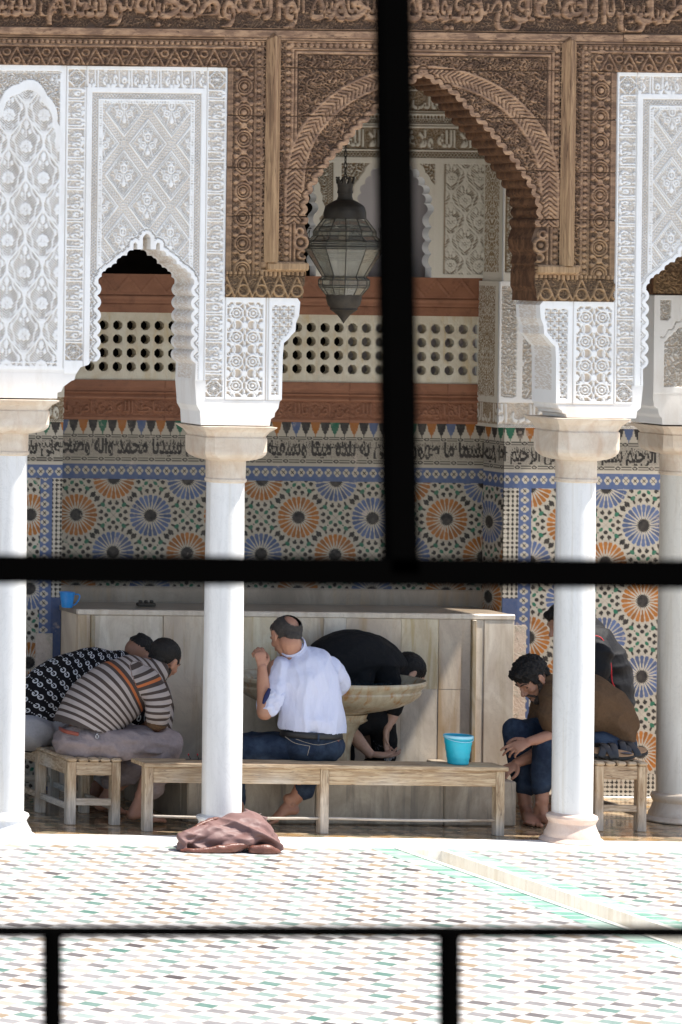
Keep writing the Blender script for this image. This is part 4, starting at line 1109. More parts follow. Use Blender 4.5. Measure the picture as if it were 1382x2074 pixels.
yy = np.linspace(YPR-.02, YN, ny); vv = np.linspace(566, 862, nv_); Yg, Vg = np.meshgrid(yy, vv)
Dk = (Yg-YPR)*350
mg = np.where((Dk > 6) & (Dk < 78) & (Vg > 576) & (Vg < 800), fil(np.abs(Dk-42), Vg, 1.1, .6), .95)
mg = np.where((Vg > 812) & (Vg < 856), mx(samp(T_inner, Dk+60, 855-Vg, 42, 1.0), .45*fil(Dk, Vg, 1.1, 3)), mg)
vg = np.stack([np.full_like(Yg, WX(1006, YPR-.02)-.004), Yg, H-(Vg-YP)/SC(YPR)], -1).reshape(-1, 3)
q = np.arange(ny*nv_).reshape(nv_, ny); fq = np.stack([q[:-1, :-1], q[:-1, 1:], q[1:, 1:], q[1:, :-1]], -1).reshape(-1, 4)
mkobj('side_carving', vg, fq, MAT['stucco_inner'], pr, None, None, False, {'m': mg.reshape(-1)})
# ---------------------------------------------------------------- marble counter and trough
YB = 1.50
def wx_(pxx, py, Y): return W(pxx, py, Y).x
def wz_(pxx, py, Y): return W(pxx, py, Y).z
bx = thing('marble_counter', (WX(560, YB), YB, 0), 'veined grey marble counter across the niche, the blue mug standing on its left end', 'counter')
cz = wz_(560, 1239, YB); cl = wx_(157, 1400, YB); cr = wx_(1041, 1400, YB)
cuts = [157, 182, 190, 330, 418, 560, 655, 700, 812, 888, 953, 962, 980]
kinds = ['marble_box', 'marble_rust', 'marble_box_pale', 'marble_box', 'marble_box_warm', 'marble_box', 'marble_box_pale', 'marble_box', 'marble_box_warm', 'marble_box', 'marble_rust', 'marble_box_pale', 'marble_box_pale']
xs = [wx_(q, 1400, YB) for q in cuts] + [cr]
zj = wz_(560, 1392, YB)
for i in range(len(xs)-1):
    dY = {1: -.018, 2: .004, 10: -.018, 11: .004}.get(i, .0012*((i*7) % 3))
    if i in (1, 2, 10, 11, 12):
        m = MB(); m.box(xs[i]+.0008, xs[i+1]-.0008, YB+dY, YB+.05, .0, cz-.035, .003); build(m, 'front_slab', MAT[kinds[i]], bx)
    else:
        m = MB(); m.box(xs[i]+.0008, xs[i+1]-.0008, YB+dY+.0006, YB+.05, .0, zj, .001); build(m, 'front_slab', MAT['marble_box' if i % 2 else 'marble_box_pale'], bx)
        m = MB(); m.box(xs[i]+.0008, xs[i+1]-.0008, YB+dY, YB+.05, zj+.0005, cz-.035, .001); build(m, 'front_slab', MAT[kinds[i]], bx)
m = MB(); m.box(cl+.01, cr-.004, YB+.05, YPR-.002, 0, cz-.036); build(m, 'core', MAT['marble_box'], bx)
m = MB(); m.box(cl-.002, cr+.003, YB-.004, YB+.035, cz-.034, cz, .005); build(m, 'counter_edge', MAT['marble_box_pale'], bx)
m = MB(); m.box(cl-.002, cr+.002, YB+.0355, YN-.014, cz-.034, cz-.003, .002); build(m, 'counter_top', MAT['marble_band'], bx)
m = MB(); m.box(wx_(985, 1400, YB), cr+.004, YB-.012, YB-.001, .0, cz-.036, .003); build(m, 'corner_slab', MAT['marble_kerb'], bx) if False else None
YT = .55
tr = thing('water_trough', (WX(700, YT), YT, 0), 'low grey stone trough holding water, below the round marble bowl', 'trough')
tl = wx_(380, 1620, YT); trr = wx_(1047, 1620, YT); tz = wz_(1030, 1583, YT)
m = MB(); jx = [tl]+[wx_(q, 1620, YT) for q in (640, 900)]+[trr]
for i in range(3): m.box(jx[i]+.001, jx[i+1]-.001, YT, YT+.10, 0, tz, .008)
build(m, 'front_wall', MAT['marble_trough'], tr)
for a_, b_ in ((tl, tl+.09), (trr-.09, trr)):
    m = MB(); m.box(a_, b_, YT+.10, YB-.02, 0, tz, .004); build(m, 'side_wall', MAT['marble_trough'], tr)
m = MB(); m.box(tl+.09, trr-.09, YT+.10, YB-.02, 0, .05); build(m, 'trough_floor', MAT['marble_trough'], tr)
m = MB(); nx, ny = 60, 24; b = 0
x0, x1, y0, y1 = tl+.09, trr-.09, YT+.10, YB-.02
for j in range(ny+1):
    for i in range(nx+1):
        x = x0+(x1-x0)*i/nx; y = y0+(y1-y0)*j/ny; r = math.hypot(x-W(790, 1545, 1.2).x, y-1.0)
        m.v.append((x, y, tz-.045+.004*math.sin(r*70)*math.exp(-r*4)))
for j in range(ny):
    for i in range(nx): q = j*(nx+1)+i; m.face((q, q+1, q+nx+2, q+nx+1))
build(m, 'water_surface', MAT['water'], tr, smooth=True)
# ---------------------------------------------------------------- round bowl on its pedestal
YW = 1.02
bc = W(666, 1372, YW); br = (wx_(853, 1372, YW)-wx_(480, 1372, YW))/2
bo = thing('fountain_bowl', (bc.x, YW, 0), 'round veined marble bowl with rust stains on a pedestal, behind the white-shirted man', 'fountain')
zt = bc.z
m = MB(); SY = .80
prf = [(br*.93, zt-.03), (br*.955, zt-.006), (br*.985, zt+.004), (br*1.0, zt-.006), (br*.995, zt-.022), (br*.955, zt-.04), (br*.935, zt-.055), (br*.945, zt-.066), (br*.92, zt-.092), (br*.85, zt-.125), (br*.74, zt-.155), (br*.58, zt-.182), (br*.42, zt-.20), (.20, zt-.215), (.175, zt-.228), (.18, zt-.24)]
n = 96; b0 = len(m.v)
for r, z in prf[::-1]:
    for i in range(n):
        a = 2*math.pi*i/n
        sc_ = 1+.0035*math.sin(a*12) if r > br*.9 else 1
        m.v.append((bc.x+r*sc_*math.cos(a), YW+SY*r*sc_*math.sin(a), z))
for j in range(len(prf)-1):
    for i in range(n): k = (i+1) % n; m.face((b0+j*n+i, b0+j*n+k, b0+(j+1)*n+k, b0+(j+1)*n+i))
prf2 = [(br*.93, zt-.03), (br*.88, zt-.07), (br*.7, zt-.12), (.01, zt-.15)]
m.lathe(bc.x, YW, prf2, n, SY, cap=False)
build(m, 'bowl', MAT['marble_bowl'], bo, autos=True)
m = MB(); m.lathe(bc.x, YW, [(.0005, zt-.045), (br*.5, zt-.044), (br*.915, zt-.045)], 64, SY, cap=False); build(m, 'water_surface', MAT['water'], bo, smooth=True)
px_ = W(700, 1545, YW).x
m = MB(); m.lathe(bc.x+.03, YW, [(.14, .05), (.15, .12), (.12, .2), (.10, .3), (.10, .40), (.12, .48), (.15, zt-.28), (.195, zt-.25), (.185, zt-.238), (.195, zt-.21)], 40, .9); build(m, 'pedestal', MAT['marble_bowl'], bo, autos=True)
# ---------------------------------------------------------------- columns
def column(cx, Y, top_v, cap_v, sh_b, label, shaft, capm, basem, r=.104, group='marble columns of the arcade'):
    """cx: px of the axis at the capital (unrolled), top_v/cap_v/sh_b: px rows of capital top, shaft top, shaft foot"""
    x = WX(cx, Y)
    t = thing('marble_column', (x, Y, 0), label, 'column')
    z0 = WZ(sh_b, Y); z1 = WZ(cap_v, Y); z2 = WZ(top_v, Y)
    m = MB(); m.lathe(x, Y, [(r*1.03, z0-.01), (r*1.04, z0+.3*(z1-z0)), (r*1.02, z0+.6*(z1-z0)), (r*.985, z1)], 40); build(m, 'shaft', MAT[shaft], t, autos=True)
    m = MB()
    m.lathe(x, Y, [(r*1.0, z1-.004), (r*1.08, z1+.004), (r*1.09, z1+.016), (r*1.02, z1+.024), (r*1.03, z1+.03), (r*1.04, z1+.13)], 40)
    # chamfered square block above
    def oct_(h, c): return [(-h, -h+c), (-h+c, -h), (h-c, -h), (h, -h+c), (h, h-c), (h-c, h), (-h+c, h), (-h, h-c)]
    def loft(levels):
        b = len(m.v)
        for h, c, z in levels:
            for a, q in oct_(h, c): m.v.append((x+a, Y+q, z))
        for j in range(len(levels)-1):
            for i in range(8): k = (i+1) % 8; m.face((b+j*8+i, b+j*8+k, b+(j+1)*8+k, b+(j+1)*8+i))
        m.face([b+i for i in range(8)][::-1]); m.face([b+(len(levels)-1)*8+i for i in range(8)])
    za = z1+.128; hz = z2-za
    loft([(r*1.05, r*.5, za-.004), (r*1.36, r*.5, za+hz*.03), (r*1.57, r*.45, za+hz*.10), (r*1.67, r*.4, za+hz*.18), (r*1.70, r*.38, za+hz*.26), (r*1.70, r*.36, za+hz*.66), (r*1.63, r*.34, za+hz*.70), (r*1.66, r*.30, za+hz*.74), (r*1.76, r*.26, za+hz*.84), (r*2.03, r*.2, za+hz*.97), (r*2.04, r*.2, z2)])
    build(m, 'capital', MAT[capm], t)
    m = MB(); z = z0
    m.lathe(x, Y, [(r*1.64, .004), (r*1.66, .012), (r*1.55, z*.14), (r*1.42, z*.2), (r*1.40, z*.3), (r*1.30, z*.42), (r*1.20, z*.58), (r*1.17, z*.68), (r*1.26, z*.78), (r*1.31, z*.86), (r*1.27, z*.94), (r*1.06, z*1.0), (r*1.02, z+.006)], 40)
    build(m, 'base', MAT[basem], t, autos=True)
    return t
u, v = un(455, 975)
column(u+2, 0, 864, 975+3, 1654, 'white marble column between the striped sweater and the white shirt, its foot behind the bag', 'marble_shaft', 'marble_cap', 'marble_shaft')
u, v = un(1169, 975)
column(u-2, 0, 839, 969, 1641, 'white marble column with a pink stone base, before the man in the brown sweater', 'marble_shaft', 'marble_cap', 'marble_base_pink')
u, v = un(16, 918)
column(u, 0, 815, 928, 1650, 'leftmost white marble column with a broad white base, cut by the left edge', 'marble_shaft', 'marble_cap', 'marble_shaft', r=.108)
YC = .83
u, v = un(1377, 958)
column(u, YC, 852, 952, 1597, 'rightmost weathered cream column standing farther back against the tiles, at the right edge', 'marble_shaft_old', 'marble_cap', 'marble_cap')
# console on the rear column
rc = thing('stucco_console', (WX(1400, YC-.2), YC-.2, 2.2), 'white stucco console with a small blind arch, on the weathered column at the right edge', 'wall')
yc = YC-.2
ro = poly_sdf([(1318, 590), (1318, 800), (1320, 815), (1328, 820), (1330, 832), (1336, 838), (1338, 852), (1460, 852), (1460, 590)])
def rcf(U, V):
    o = np.ones_like(U); cx = 1384
    top = 640+np.abs(U-cx)*1.0
    fld = inr(U, 1340, 1428) & (V > np.maximum(top, 655)) & (V < 775)
    o = np.where(fld, fil(np.abs(U-cx), V, 1.1, .4), o)
    o = np.where(band(V-(top-14)-3*np.sin(U*.4), 1) * inr(U, 1330, 1440) * (V < 720) > .5, .4, o)
    o = np.where(inr(U, 1330, 1352) & inr(V, 600, 640) & (V < 655-(U-1330)), fil(U, V, 1.4, 1), o)
    o = np.where(V > 788, .85, o)
    return o
sheet('carved_front', 1318, 1460, 590, 852, yc, rcf, [MAT['stucco'], MAT['plaster_white']], rc, step=1.5, depth=.4, inside=ro)
m = MB(); m.box(WX(1318, yc), WX(1460, yc), yc+.01, yc+.39, WZ(589, yc), WZ(300, yc)); build(m, 'timber_block', MAT['wood_soffit'], rc)
def rwf(U, V): return .2+.8*fil(U, V, .9, 2)
sheet('carved_timber', 1322, 1460, 500, 586, yc-.01, rwf, [MAT['wood_carved']], rc, step=1.7, depth=.02, hh=.015)
# ---------------------------------------------------------------- benches
def deep_bench(x0, x1, y0, y1, ztop, label, ys):
    t = thing('wooden_bench', ((x0+x1)/2, y0, 0), label, 'bench', 'wooden benches around the trough')
    n = 5; w = (x1-x0)/n
    for i in range(n):
        m = MB(); m.box(x0+i*w+.003, x0+(i+1)*w-.004, y0-.012, y1+.012, ztop-.024, ztop-.001*(i % 2), .009)
        build(m, 'slat', MAT['wood_bench'], t)
    lw = .052
    for y in ys:
        for x in (x0+.006, x1-lw-.006):
            m = MB(); m.box(x, x+lw, y, y+lw, 0.0, ztop-.025, .004); build(m, 'leg', MAT['wood_leg'], t)
    for x in (x0+.012, x1-.036-.012):
        for a, b in zip(ys[:-1], ys[1:]):
            m = MB(); m.box(x, x+.034, a+lw, b, ztop-.105, ztop-.0255, .002); build(m, 'side_apron', MAT['wood_bench'], t)
            m = MB(); m.box(x+.005, x+.028, a+lw, b, .085, .12, .003); build(m, 'side_rail', MAT['wood_bench'], t)
    for y in (ys[0], ys[-1]):
        m = MB(); m.box(x0+lw+.006, x1-lw-.006, y+.008, y+.036, ztop-.105, ztop-.0255, .002); build(m, 'end_apron', MAT['wood_bench'], t)
        m = MB(); m.box(x0+lw+.006, x1-lw-.006, y+.01, y+.038, .115, .155, .003); build(m, 'end_rail', MAT['wood_bench'], t)
    return t
xa = W(135, 1600, .4).x; xb = W(247, 1600, .4).x
ZL = W(190, 1535, .4).z
deep_bench(xa, xb, .40, 1.40, ZL, 'slatted wooden bench under the striped-sweater man, running back behind the leftmost column', (.40, .86, 1.34))
xa = W(1204, 1600, .4).x; xb = W(1313, 1600, .4).x
ZR_ = W(1258, 1543, .4).z
deep_bench(xa, xb, .40, 1.34, ZR_, 'slatted wooden bench with the black sandals on its near end, by the pink-based column', (.40, 1.10, 1.28))
lb = thing('wooden_bench', (W(660, 1600, .18).x, .18, 0), 'long low wooden bench under the white-shirted man, blue bucket on its right end', 'bench', 'wooden benches around the trough')
x0 = W(292, 1600, .18).x; x1 = W(1026, 1600, .18).x; zl = WZ(1549, .18); lw = .05
m = MB(); m.box(x0-.004, x1+.006, .165, .365, zl-.026, zl, .004); build(m, 'seat_board', MAT['wood_bench_long'], lb)
legs_x = [W(294, 1600, .18).x, W(650, 1600, .18).x, W(1006, 1600, .18).x]
for x in legs_x:
    m = MB(); m.box(x, x+lw-.001, .18, .18+.055, 0, zl-.027, .003); build(m, 'leg', MAT['wood_leg'], lb)
    m = MB(); m.box(x, x+lw, .49, .545, 0.0, zl-.0275, .003); build(m, 'rear_support', MAT['wood_bench'], lb) if x > 9 else None
for a, b in ((legs_x[0]+lw, legs_x[1]), (legs_x[1]+lw, legs_x[2])):
    m = MB(); m.box(a, b, .186, .214, zl-.118, zl-.0268, .003); build(m, 'apron', MAT['wood_bench_long'], lb)
    m = MB(); z = W(660, 1659, .2).z; m.tube([(a-.002, .205, z+.004), ((a+b)/2, .205, z-.002), (b+.002, .205, z+.003)], [.0085]*3, n=10); build(m, 'rail', MAT['wood_bench'], lb, smooth=True)
for x in (x0+.25, x1-.25, (x0+x1)/2):
    m = MB(); m.box(x, x+.06, .24, .36, zl-.09, zl-.0265, .003); m.box(x+.001, x+.059, .361, .62, zl-.09, zl-.058, .003); m.box(x+.002, x+.058, .56, .618, tz+.001, zl-.091, .002); build(m, 'rear_support', MAT['wood_bench'], lb)
# ---------------------------------------------------------------- lantern
YLn = .90; SL = SC(YLn)
lc = W(698, 500, YLn)
def lz(py): return W(698, py, YLn).z
la = thing('lantern', (lc.x, YLn, lz(654)), 'large faceted glass lantern with dark metal cap, hanging on a chain under the wooden arch', 'lantern')
m = MB(); m.lathe(lc.x, YLn, [(34/SL, lz(416)), (37/SL, lz(420)), (39.5/SL, lz(430)), (40/SL, lz(443))][::-1] + [(30/SL, lz(413)), (24/SL, lz(409)), (15/SL, lz(404)), (13.2/SL, lz(398)), (13.2/SL, lz(392)), (15/SL, lz(391)), (13.5/SL, lz(383)), (15/SL, lz(372))], 24, cap=True); build(m, 'dome', MAT['brass_dark'], la, autos=True)
m = MB()
for i in range(9):
    a = 2*math.pi*i/9; r = 15/SL
    c = V3((lc.x+r*math.cos(a), YLn+r*math.sin(a), lz(372)))
    tg = V3((-math.sin(a), math.cos(a), 0)); o_ = V3((math.cos(a), math.sin(a), 0))*.004
    w_ = .011
    m.add([c-tg*w_-o_, c+tg*w_-o_, c+tg*.003+V3((0, 0, .035))+o_, c-tg*.003+V3((0, 0, .035))+o_, c-tg*w_+o_, c+tg*w_+o_, c+tg*.003+V3((0, 0, .035))+o_*2, c-tg*.003+V3((0, 0, .035))+o_*2], [(0, 1, 2, 3), (7, 6, 5, 4), (0, 4, 5, 1), (2, 6, 7, 3), (1, 5, 6, 2), (0, 3, 7, 4)])
    m.ball(c+V3((0, 0, .037))+o_, .0055, n=8, m=6)
m.tube([V3((lc.x-.03, YLn, lz(368))), V3((lc.x, YLn, lz(357))), V3((lc.x+.03, YLn, lz(368)))], [.005]*3, n=8)
build(m, 'crown', MAT['brass_dark'], la, smooth=False)
NS = 12
gp = [(39.5, 443), (58, 469), (58, 478), (66, 487), (72.5, 490), (72.5, 498), (73, 500), (73, 504), (40, 561), (47, 567), (47, 578), (45, 582), (33, 598)]
m = MB(); m.lathe(lc.x, YLn, [(r/SL, lz(v)) for r, v in gp][::-1], NS, a0=.14, cap=False); GP = build(m, 'glass_panes', MAT['lamp_glass'], la)
m = MB()
def ringp(r, v, i): a = .14+2*math.pi*i/NS; return V3((lc.x+r/SL*math.cos(a), YLn+r/SL*math.sin(a), lz(v)))
for i in range(NS):
    for j in range(len(gp)-1):
        m.tube([ringp(*gp[j], i), ringp(*gp[j+1], i)], [.0032, .0032], n=6, sub=1, caps=False)
    for r, v in gp+[(51, 459), (72.5, 494)]:
        m.tube([ringp(r, v, i), ringp(r, v, i+1)], [.0032, .0032], n=6, sub=1, caps=False)
    # spikes on the shoulder
    if i % 2 == 0:
        m.tube([ringp(75, 489, i), ringp(66, 466, i+.5)], [.003, .002], n=5, sub=1, caps=False); m.tube([ringp(75, 489, i+1), ringp(66, 466, i+.5)], [.003, .002], n=5, sub=1, caps=False)
        m.ball(ringp(66, 463, i+.5), (.012, .012, .004), n=8, m=5)
build(m, 'frame', MAT['lamp_strip'], GP)
m = MB(); m.lathe(lc.x, YLn, [(33.5, 597), (33, 606), (30, 618), (25, 625), (26, 627), (18, 633), (12, 638), (7, 646), (.5, 655)][::-1] and [(r/SL, lz(v)) for r, v in [(.5, 655), (6, 646), (12, 638), (19, 632), (26, 627), (25, 624), (30, 618), (33, 606), (33.5, 597)]], 24, cap=False); build(m, 'finial', MAT['brass_dark'], la, autos=True)
m = MB(); z = lz(358); k = 0
while z < 5.99:
    r = .014
    pts = []
    for i in range(9):
        a = 2*math.pi*i/8; q = V3((r*.6*math.cos(a), 0, r*1.6*math.sin(a)))
        if k % 2: q = V3((0, q.x, q.z))
        pts.append(V3((lc.x, YLn, z))+q)
    m.tube(pts, [.003]*9, n=6, sub=1, caps=False); z += .034; k += 1
build(m, 'chain', MAT['brass_dark'], la)
# ---------------------------------------------------------------- small things
ym = 1.60; c = W(136, 1235, ym); c.z = cz
t = thing('plastic_mug', (c.x, ym, cz), 'bright blue plastic mug with an angular handle on the left end of the counter', 'mug')
hgt = W(136, 1199, ym).z-cz; sY = SC(ym)
m = MB(); r0, r1 = 10.5/sY, 14.5/sY
m.lathe(c.x, ym, [(r0*.95, cz+.001), (r0, cz+.004), (r0+(r1-r0)*.6, cz+hgt*.6), (r1*.98, cz+hgt*.9), (r1*1.03, cz+hgt*.95), (r1*1.03, cz+hgt), (r1*.93, cz+hgt), (r0*.9, cz+.008), (.001, cz+.008)], 32, cap=False)
build(m, 'mug_body', MAT['plastic_blue'], t, autos=True)
m = MB(); m.tube([(c.x+r1*.9, ym, cz+hgt*.86), (c.x+r1*1.65, ym, cz+hgt*.84), (c.x+r1*1.7, ym, cz+hgt*.6), (c.x+r1*1.2, ym, cz+hgt*.24), (c.x+r0*.98, ym, cz+hgt*.14)], [.0045]*5, n=8); build(m, 'handle', MAT['plastic_blue'], t, smooth=True)
t = thing('tap_fitting', (W(296, 1225, 1.75).x, 1.75, cz), 'small dark metal tap fitting lying on the counter near the back', 'tap')
m = MB(); x = W(296, 1225, 1.75).x; m.box(x-.056, x+.056, 1.73, 1.77, cz, cz+.022, .005); tb_ = build(m, 'body', MAT['brass_dark'], t)
for dx in (-.035, .0, .035):
    m = MB(); m.lathe(x+dx, 1.75, [(.008, cz+.02), (.012, cz+.026), (.012, cz+.034), (.006, cz+.038)], 12); build(m, 'knob', MAT['brass_dark'], tb_)
yb = .27; c = W(928, 1545, yb); zb = zl; sY = SC(yb)
t = thing('plastic_bucket', (c.x, yb, zb), 'small turquoise plastic bucket with a pale rim on the right end of the long bench', 'bucket')
r0, r1 = 19/sY, 27/sY; hgt = W(928, 1489, yb).z-zb
m = MB(); pf = [(r0*.97, zb+.001)]
for i in range(1, 25):
    f = i/25; rr = r0+(r1-r0)*f + (.0016 if (i % 6 in (0, 1)) else 0); pf.append((rr, zb+hgt*f))
pf += [(r1*.98, zb+hgt), (r1*.93, zb+hgt), (r0*.92, zb+.01), (.001, zb+.01)]
m.lathe(c.x, yb, pf, 40, cap=False); build(m, 'bucket_body', MAT['plastic_aqua'], t, autos=True)
m = MB(); m.lathe(c.x, yb, [(r1*1.0, zb+hgt*.91), (r1*1.035, zb+hgt*.92), (r1*1.045, zb+hgt*.99), (r1*1.01, zb+hgt*1.01), (r1*.97, zb+hgt*1.005), (r1*.96, zb+hgt*.92)], 40, cap=False); bk_ = build(m, 'rim', MAT['plastic_aqua_rim'], t, autos=True)
m = MB(); hp = [(c.x+r1*1.03*math.cos(a), yb-r1*1.03*math.sin(a), zb+hgt*(.93-.12*math.sin(a))) for a in [math.pi*i/10 for i in range(11)]]
m.tube(hp, [.0022]*11, n=6, sub=1); build(m, 'handle', MAT['plastic_aqua_rim'], bk_, smooth=True)
# two red-tipped pins of a wire holder on the long bench
c = W(394, 1538, .30); t = thing('wire_holder', (c.x, .30, zl), 'thin black wire holder with two red tips on the left part of the long bench', 'holder')
m = MB(); m.tube([(c.x-.05, .30, zl+.004), (c.x+.05, .31, zl+.005)], [.003]*2, n=6); build(m, 'wire', MAT['leather_black'], t)
for dx, tx in ((-.02, -.035), (.025, .018)):
    m = MB(); m.tube([(c.x+dx, .30, zl+.004), (c.x+tx, .30, zl+.03)], [.0022]*2, n=6); pn = build(m, 'pin', MAT['leather_black'], t)
    m = MB(); m.ball((c.x+tx, .30, zl+.033), (.004, .004, .006), n=8, m=6); build(m, 'red_tip', MAT['plastic_red'], pn, smooth=True)
# ---------------------------------------------------------------- remeshed organic shapes
def rem(mb, voxel, smooth=3, disp=None):
    me = bpy.data.meshes.new('tmp'); me.from_pydata([tuple(q) for q in mb.v], [], mb.f); me.update()
    o = bpy.data.objects.new('tmp', me); COL.objects.link(o)
    r = o.modifiers.new('r', 'REMESH'); r.mode = 'VOXEL'; r.voxel_size = voxel; r.adaptivity = 0
    if smooth:
        s_ = o.modifiers.new('s', 'SMOOTH'); s_.iterations = smooth; s_.factor = .5
    dg = bpy.context.evaluated_depsgraph_get(); ev = o.evaluated_get(dg); m2 = ev.to_mesh()
    n = len(m2.vertices); co = np.zeros(n*3); m2.vertices.foreach_get('co', co); co = co.reshape(-1, 3)
    no = np.zeros(n*3); m2.vertices.foreach_get('normal', no); no = no.reshape(-1, 3)
    fs = [tuple(p.vertices) for p in m2.polygons]
    ev.to_mesh_clear(); bpy.data.objects.remove(o); bpy.data.meshes.remove(me)
    if disp is not None: co = co+no*disp(co, no)[:, None]
    return co, no, fs
def organic(mb, name, mats, parent, voxel=.008, smooth=3, disp=None, attrs=None, org=None, cut=None):
    co, no, fs = rem(mb, voxel, smooth, disp)
    if cut is not None:
        k = cut(co); fs = [f for f in fs if all(k[i] for i in f)]
    at = attrs(co) if attrs else None
    return mkobj(name, [tuple(q) for q in co], fs, mats, parent, org, None, True, at)
def nz(co, s, seed=0.0):
    return np.array([noise.noise(V3((p[0]*s[0]+seed, p[1]*s[1], p[2]*s[2]))) for p in co])
def folds(amp, s, seed=0.0, amp2=0.0, s2=(60, 60, 60)):
    def f(co, no):
        a = nz(co, s, seed); r = (1-np.abs(a)*2.2)*amp
        if amp2: r = r+nz(co, s2, seed+5)*amp2
        return r
    return f
def cv(px_, py_, Y): return W(px_, py_, Y)
# --- crumpled bag / garment on the kerb
t = thing('cloth_bundle', (W(460, 1700, -.4).x, -.40, 0), 'crumpled mauve and brown leathery garment bundle dropped on the marble kerb', 'bag')
m = MB()
m.tube([cv(385, 1712, -.42), cv(440, 1690, -.38), cv(500, 1680, -.36), cv(540, 1702, -.36)], [(.055, .10), (.085, .14), (.105, .16), (.07, .13)], side=(0, 0, 1), n=20)
m.tube([cv(372, 1722, -.5), cv(366, 1702, -.48), cv(385, 1690, -.46), cv(420, 1684, -.4)], [(.03, .05)]*4, n=14)
m.tube([cv(430, 1722, -.44), cv(470, 1712, -.5), cv(520, 1690, -.5), cv(552, 1712, -.48), cv(560, 1724, -.46)], [(.022, .05), (.04, .06), (.05, .07), (.035, .06), (.02, .04)], side=(0, 0, 1), n=16)
m.tube([cv(470, 1665, -.3), cv(510, 1650, -.28), cv(530, 1662, -.3), cv(552, 1700, -.36)], [.035, .035, .03, .02], n=12)
m.tube([cv(378, 1705, -.5), cv(440, 1680, -.46), cv(500, 1664, -.44), cv(540, 1684, -.46)], [.016, .028, .03, .02], n=10)
def bagd(co, no):
    a = nz(co@np.array([[.9, 0, .42], [0, 1, 0], [-.42, 0, .9]]), (2.2, 4, 15), 1.0); b = nz(co, (7, 9, 26), 3.0)
    return (1-np.abs(a)*3.4)*.015+(1-np.abs(b)*3)*.005-.010
def flo(co, no):
    d = bagd(co, no); return d
o = organic(m, 'mauve_cloth', MAT['bag_cloth'], t, .006, 3, flo)
v = o.data.vertices
for q in v:
    if q.co.z+0 < .006: q.co.z = .006
m = MB(); m.tube([cv(368, 1727, -.53), cv(400, 1728, -.56), cv(450, 1722, -.56), cv(500, 1712, -.55)], [(.022, .012), (.028, .014), (.03, .016), (.015, .012)], side=(0, -.3, 1), n=12)
m.tube([cv(512, 1724, -.56), cv(540, 1724, -.57), cv(563, 1726, -.56)], [(.03, .02), (.036, .022), (.014, .014)], side=(0, -.2, 1), n=12)
m.tube([cv(375, 1700, -.47), cv(400, 1678, -.40), cv(440, 1660, -.36)], [(.012, .03), (.012, .03), (.008, .02)], n=10)
o = organic(m, 'brown_lining', MAT['bag_edge'], t, .006, 2, folds(.006, (14, 14, 20), 2.0))
for q in o.data.vertices:
    if q.co.z < .006: q.co.z = .006
m = MB(); m.tube([cv(511, 1660, -.40), cv(520, 1652, -.37), cv(528, 1648, -.34)], [(.007, .002)]*3, side=(1, 0, .3), n=8); build(m, 'zip', MAT['zip_metal'], t)
# ---------------------------------------------------------------- people
def frame(fwd, up):
    f = V3(fwd).normalized(); u = V3(up); u = (u-f*u.dot(f)).normalized(); r = f.cross(u)
    return Matrix((r, f, u)).transposed()       # columns: right, forward, up
def head_shapes(m, C, F, k=1.0, nose=1.0):
    """C centre of the skull, F frame; local x right, y forward, z up, metres"""
    def P(x, y, z): return C+F@V3((x*k, y*k, z*k))
    def B(p, r, rot=None): m.ball(P(*p), tuple(q*k for q in r), (F if rot is None else F@rot), n=16, m=10)
    B((0, -.012, .030), (.075, .096, .084))
    B((0, .030, -.005), (.064, .062, .075))
    m.tube([P(0, .035, -.02), P(0, .046, -.06), P(0, .058, -.098)], [(.056*k, .045*k), (.050*k, .042*k), (.024*k, .024*k)], side=F@V3((1, 0, 0)), n=16)
    B((0, .076, .024), (.050, .018, .013)); B((.030, .064, .004), (.017, .016, .012)); B((-.030, .064, .004), (.017, .016, .012))
    m.tube([P(0, .084, .018), P(0, .098, -.008), P(0, .112*nose, -.030)], [.008*k, .009*k, .013*k], n=10)
    B((.012, .096, -.034), (.009, .012, .008)); B((-.012, .096, -.034), (.009, .012, .008))
    B((.038, .058, -.022), (.024, .026, .022)); B((-.038, .058, -.022), (.024, .026, .022))
    B((0, .086, -.058), (.023, .012, .007)); B((0, .083, -.069), (.021, .011, .007)); B((0, .075, -.095), (.020, .018, .016))
    for s in (-1, 1):
        rot = Matrix.Rotation(s*R(-22), 3, 'Z')
        B((s*.078, -.006, -.004), (.006, .020, .033), rot); B((s*.080, -.012, .020), (.009, .014, .010), rot)
        B((s*.080, -.018, .0), (.009, .007, .024), rot); B((s*.077, .002, -.030), (.008, .008, .010), rot)
def add_eyes(C, F, par, k=1.0):
    for s in (-1, 1):
        m = MB(); m.ball(C+F@V3((s*.030*k, .0765*k, .003*k)), (.0135*k, .007*k, .0045*k), F, n=12, m=8); build(m, 'eye', MAT['eye'], par, smooth=True)
    for s in (-1, 1):
        m = MB(); m.tube([C+F@V3((s*.012*k, .091*k, .024*k)), C+F@V3((s*.030*k, .088*k, .032*k)), C+F@V3((s*.050*k, .070*k, .026*k))], [.0035*k, .004*k, .002*k], n=8)
        build(m, 'eyebrow', MAT['hair_black'], par, smooth=True)
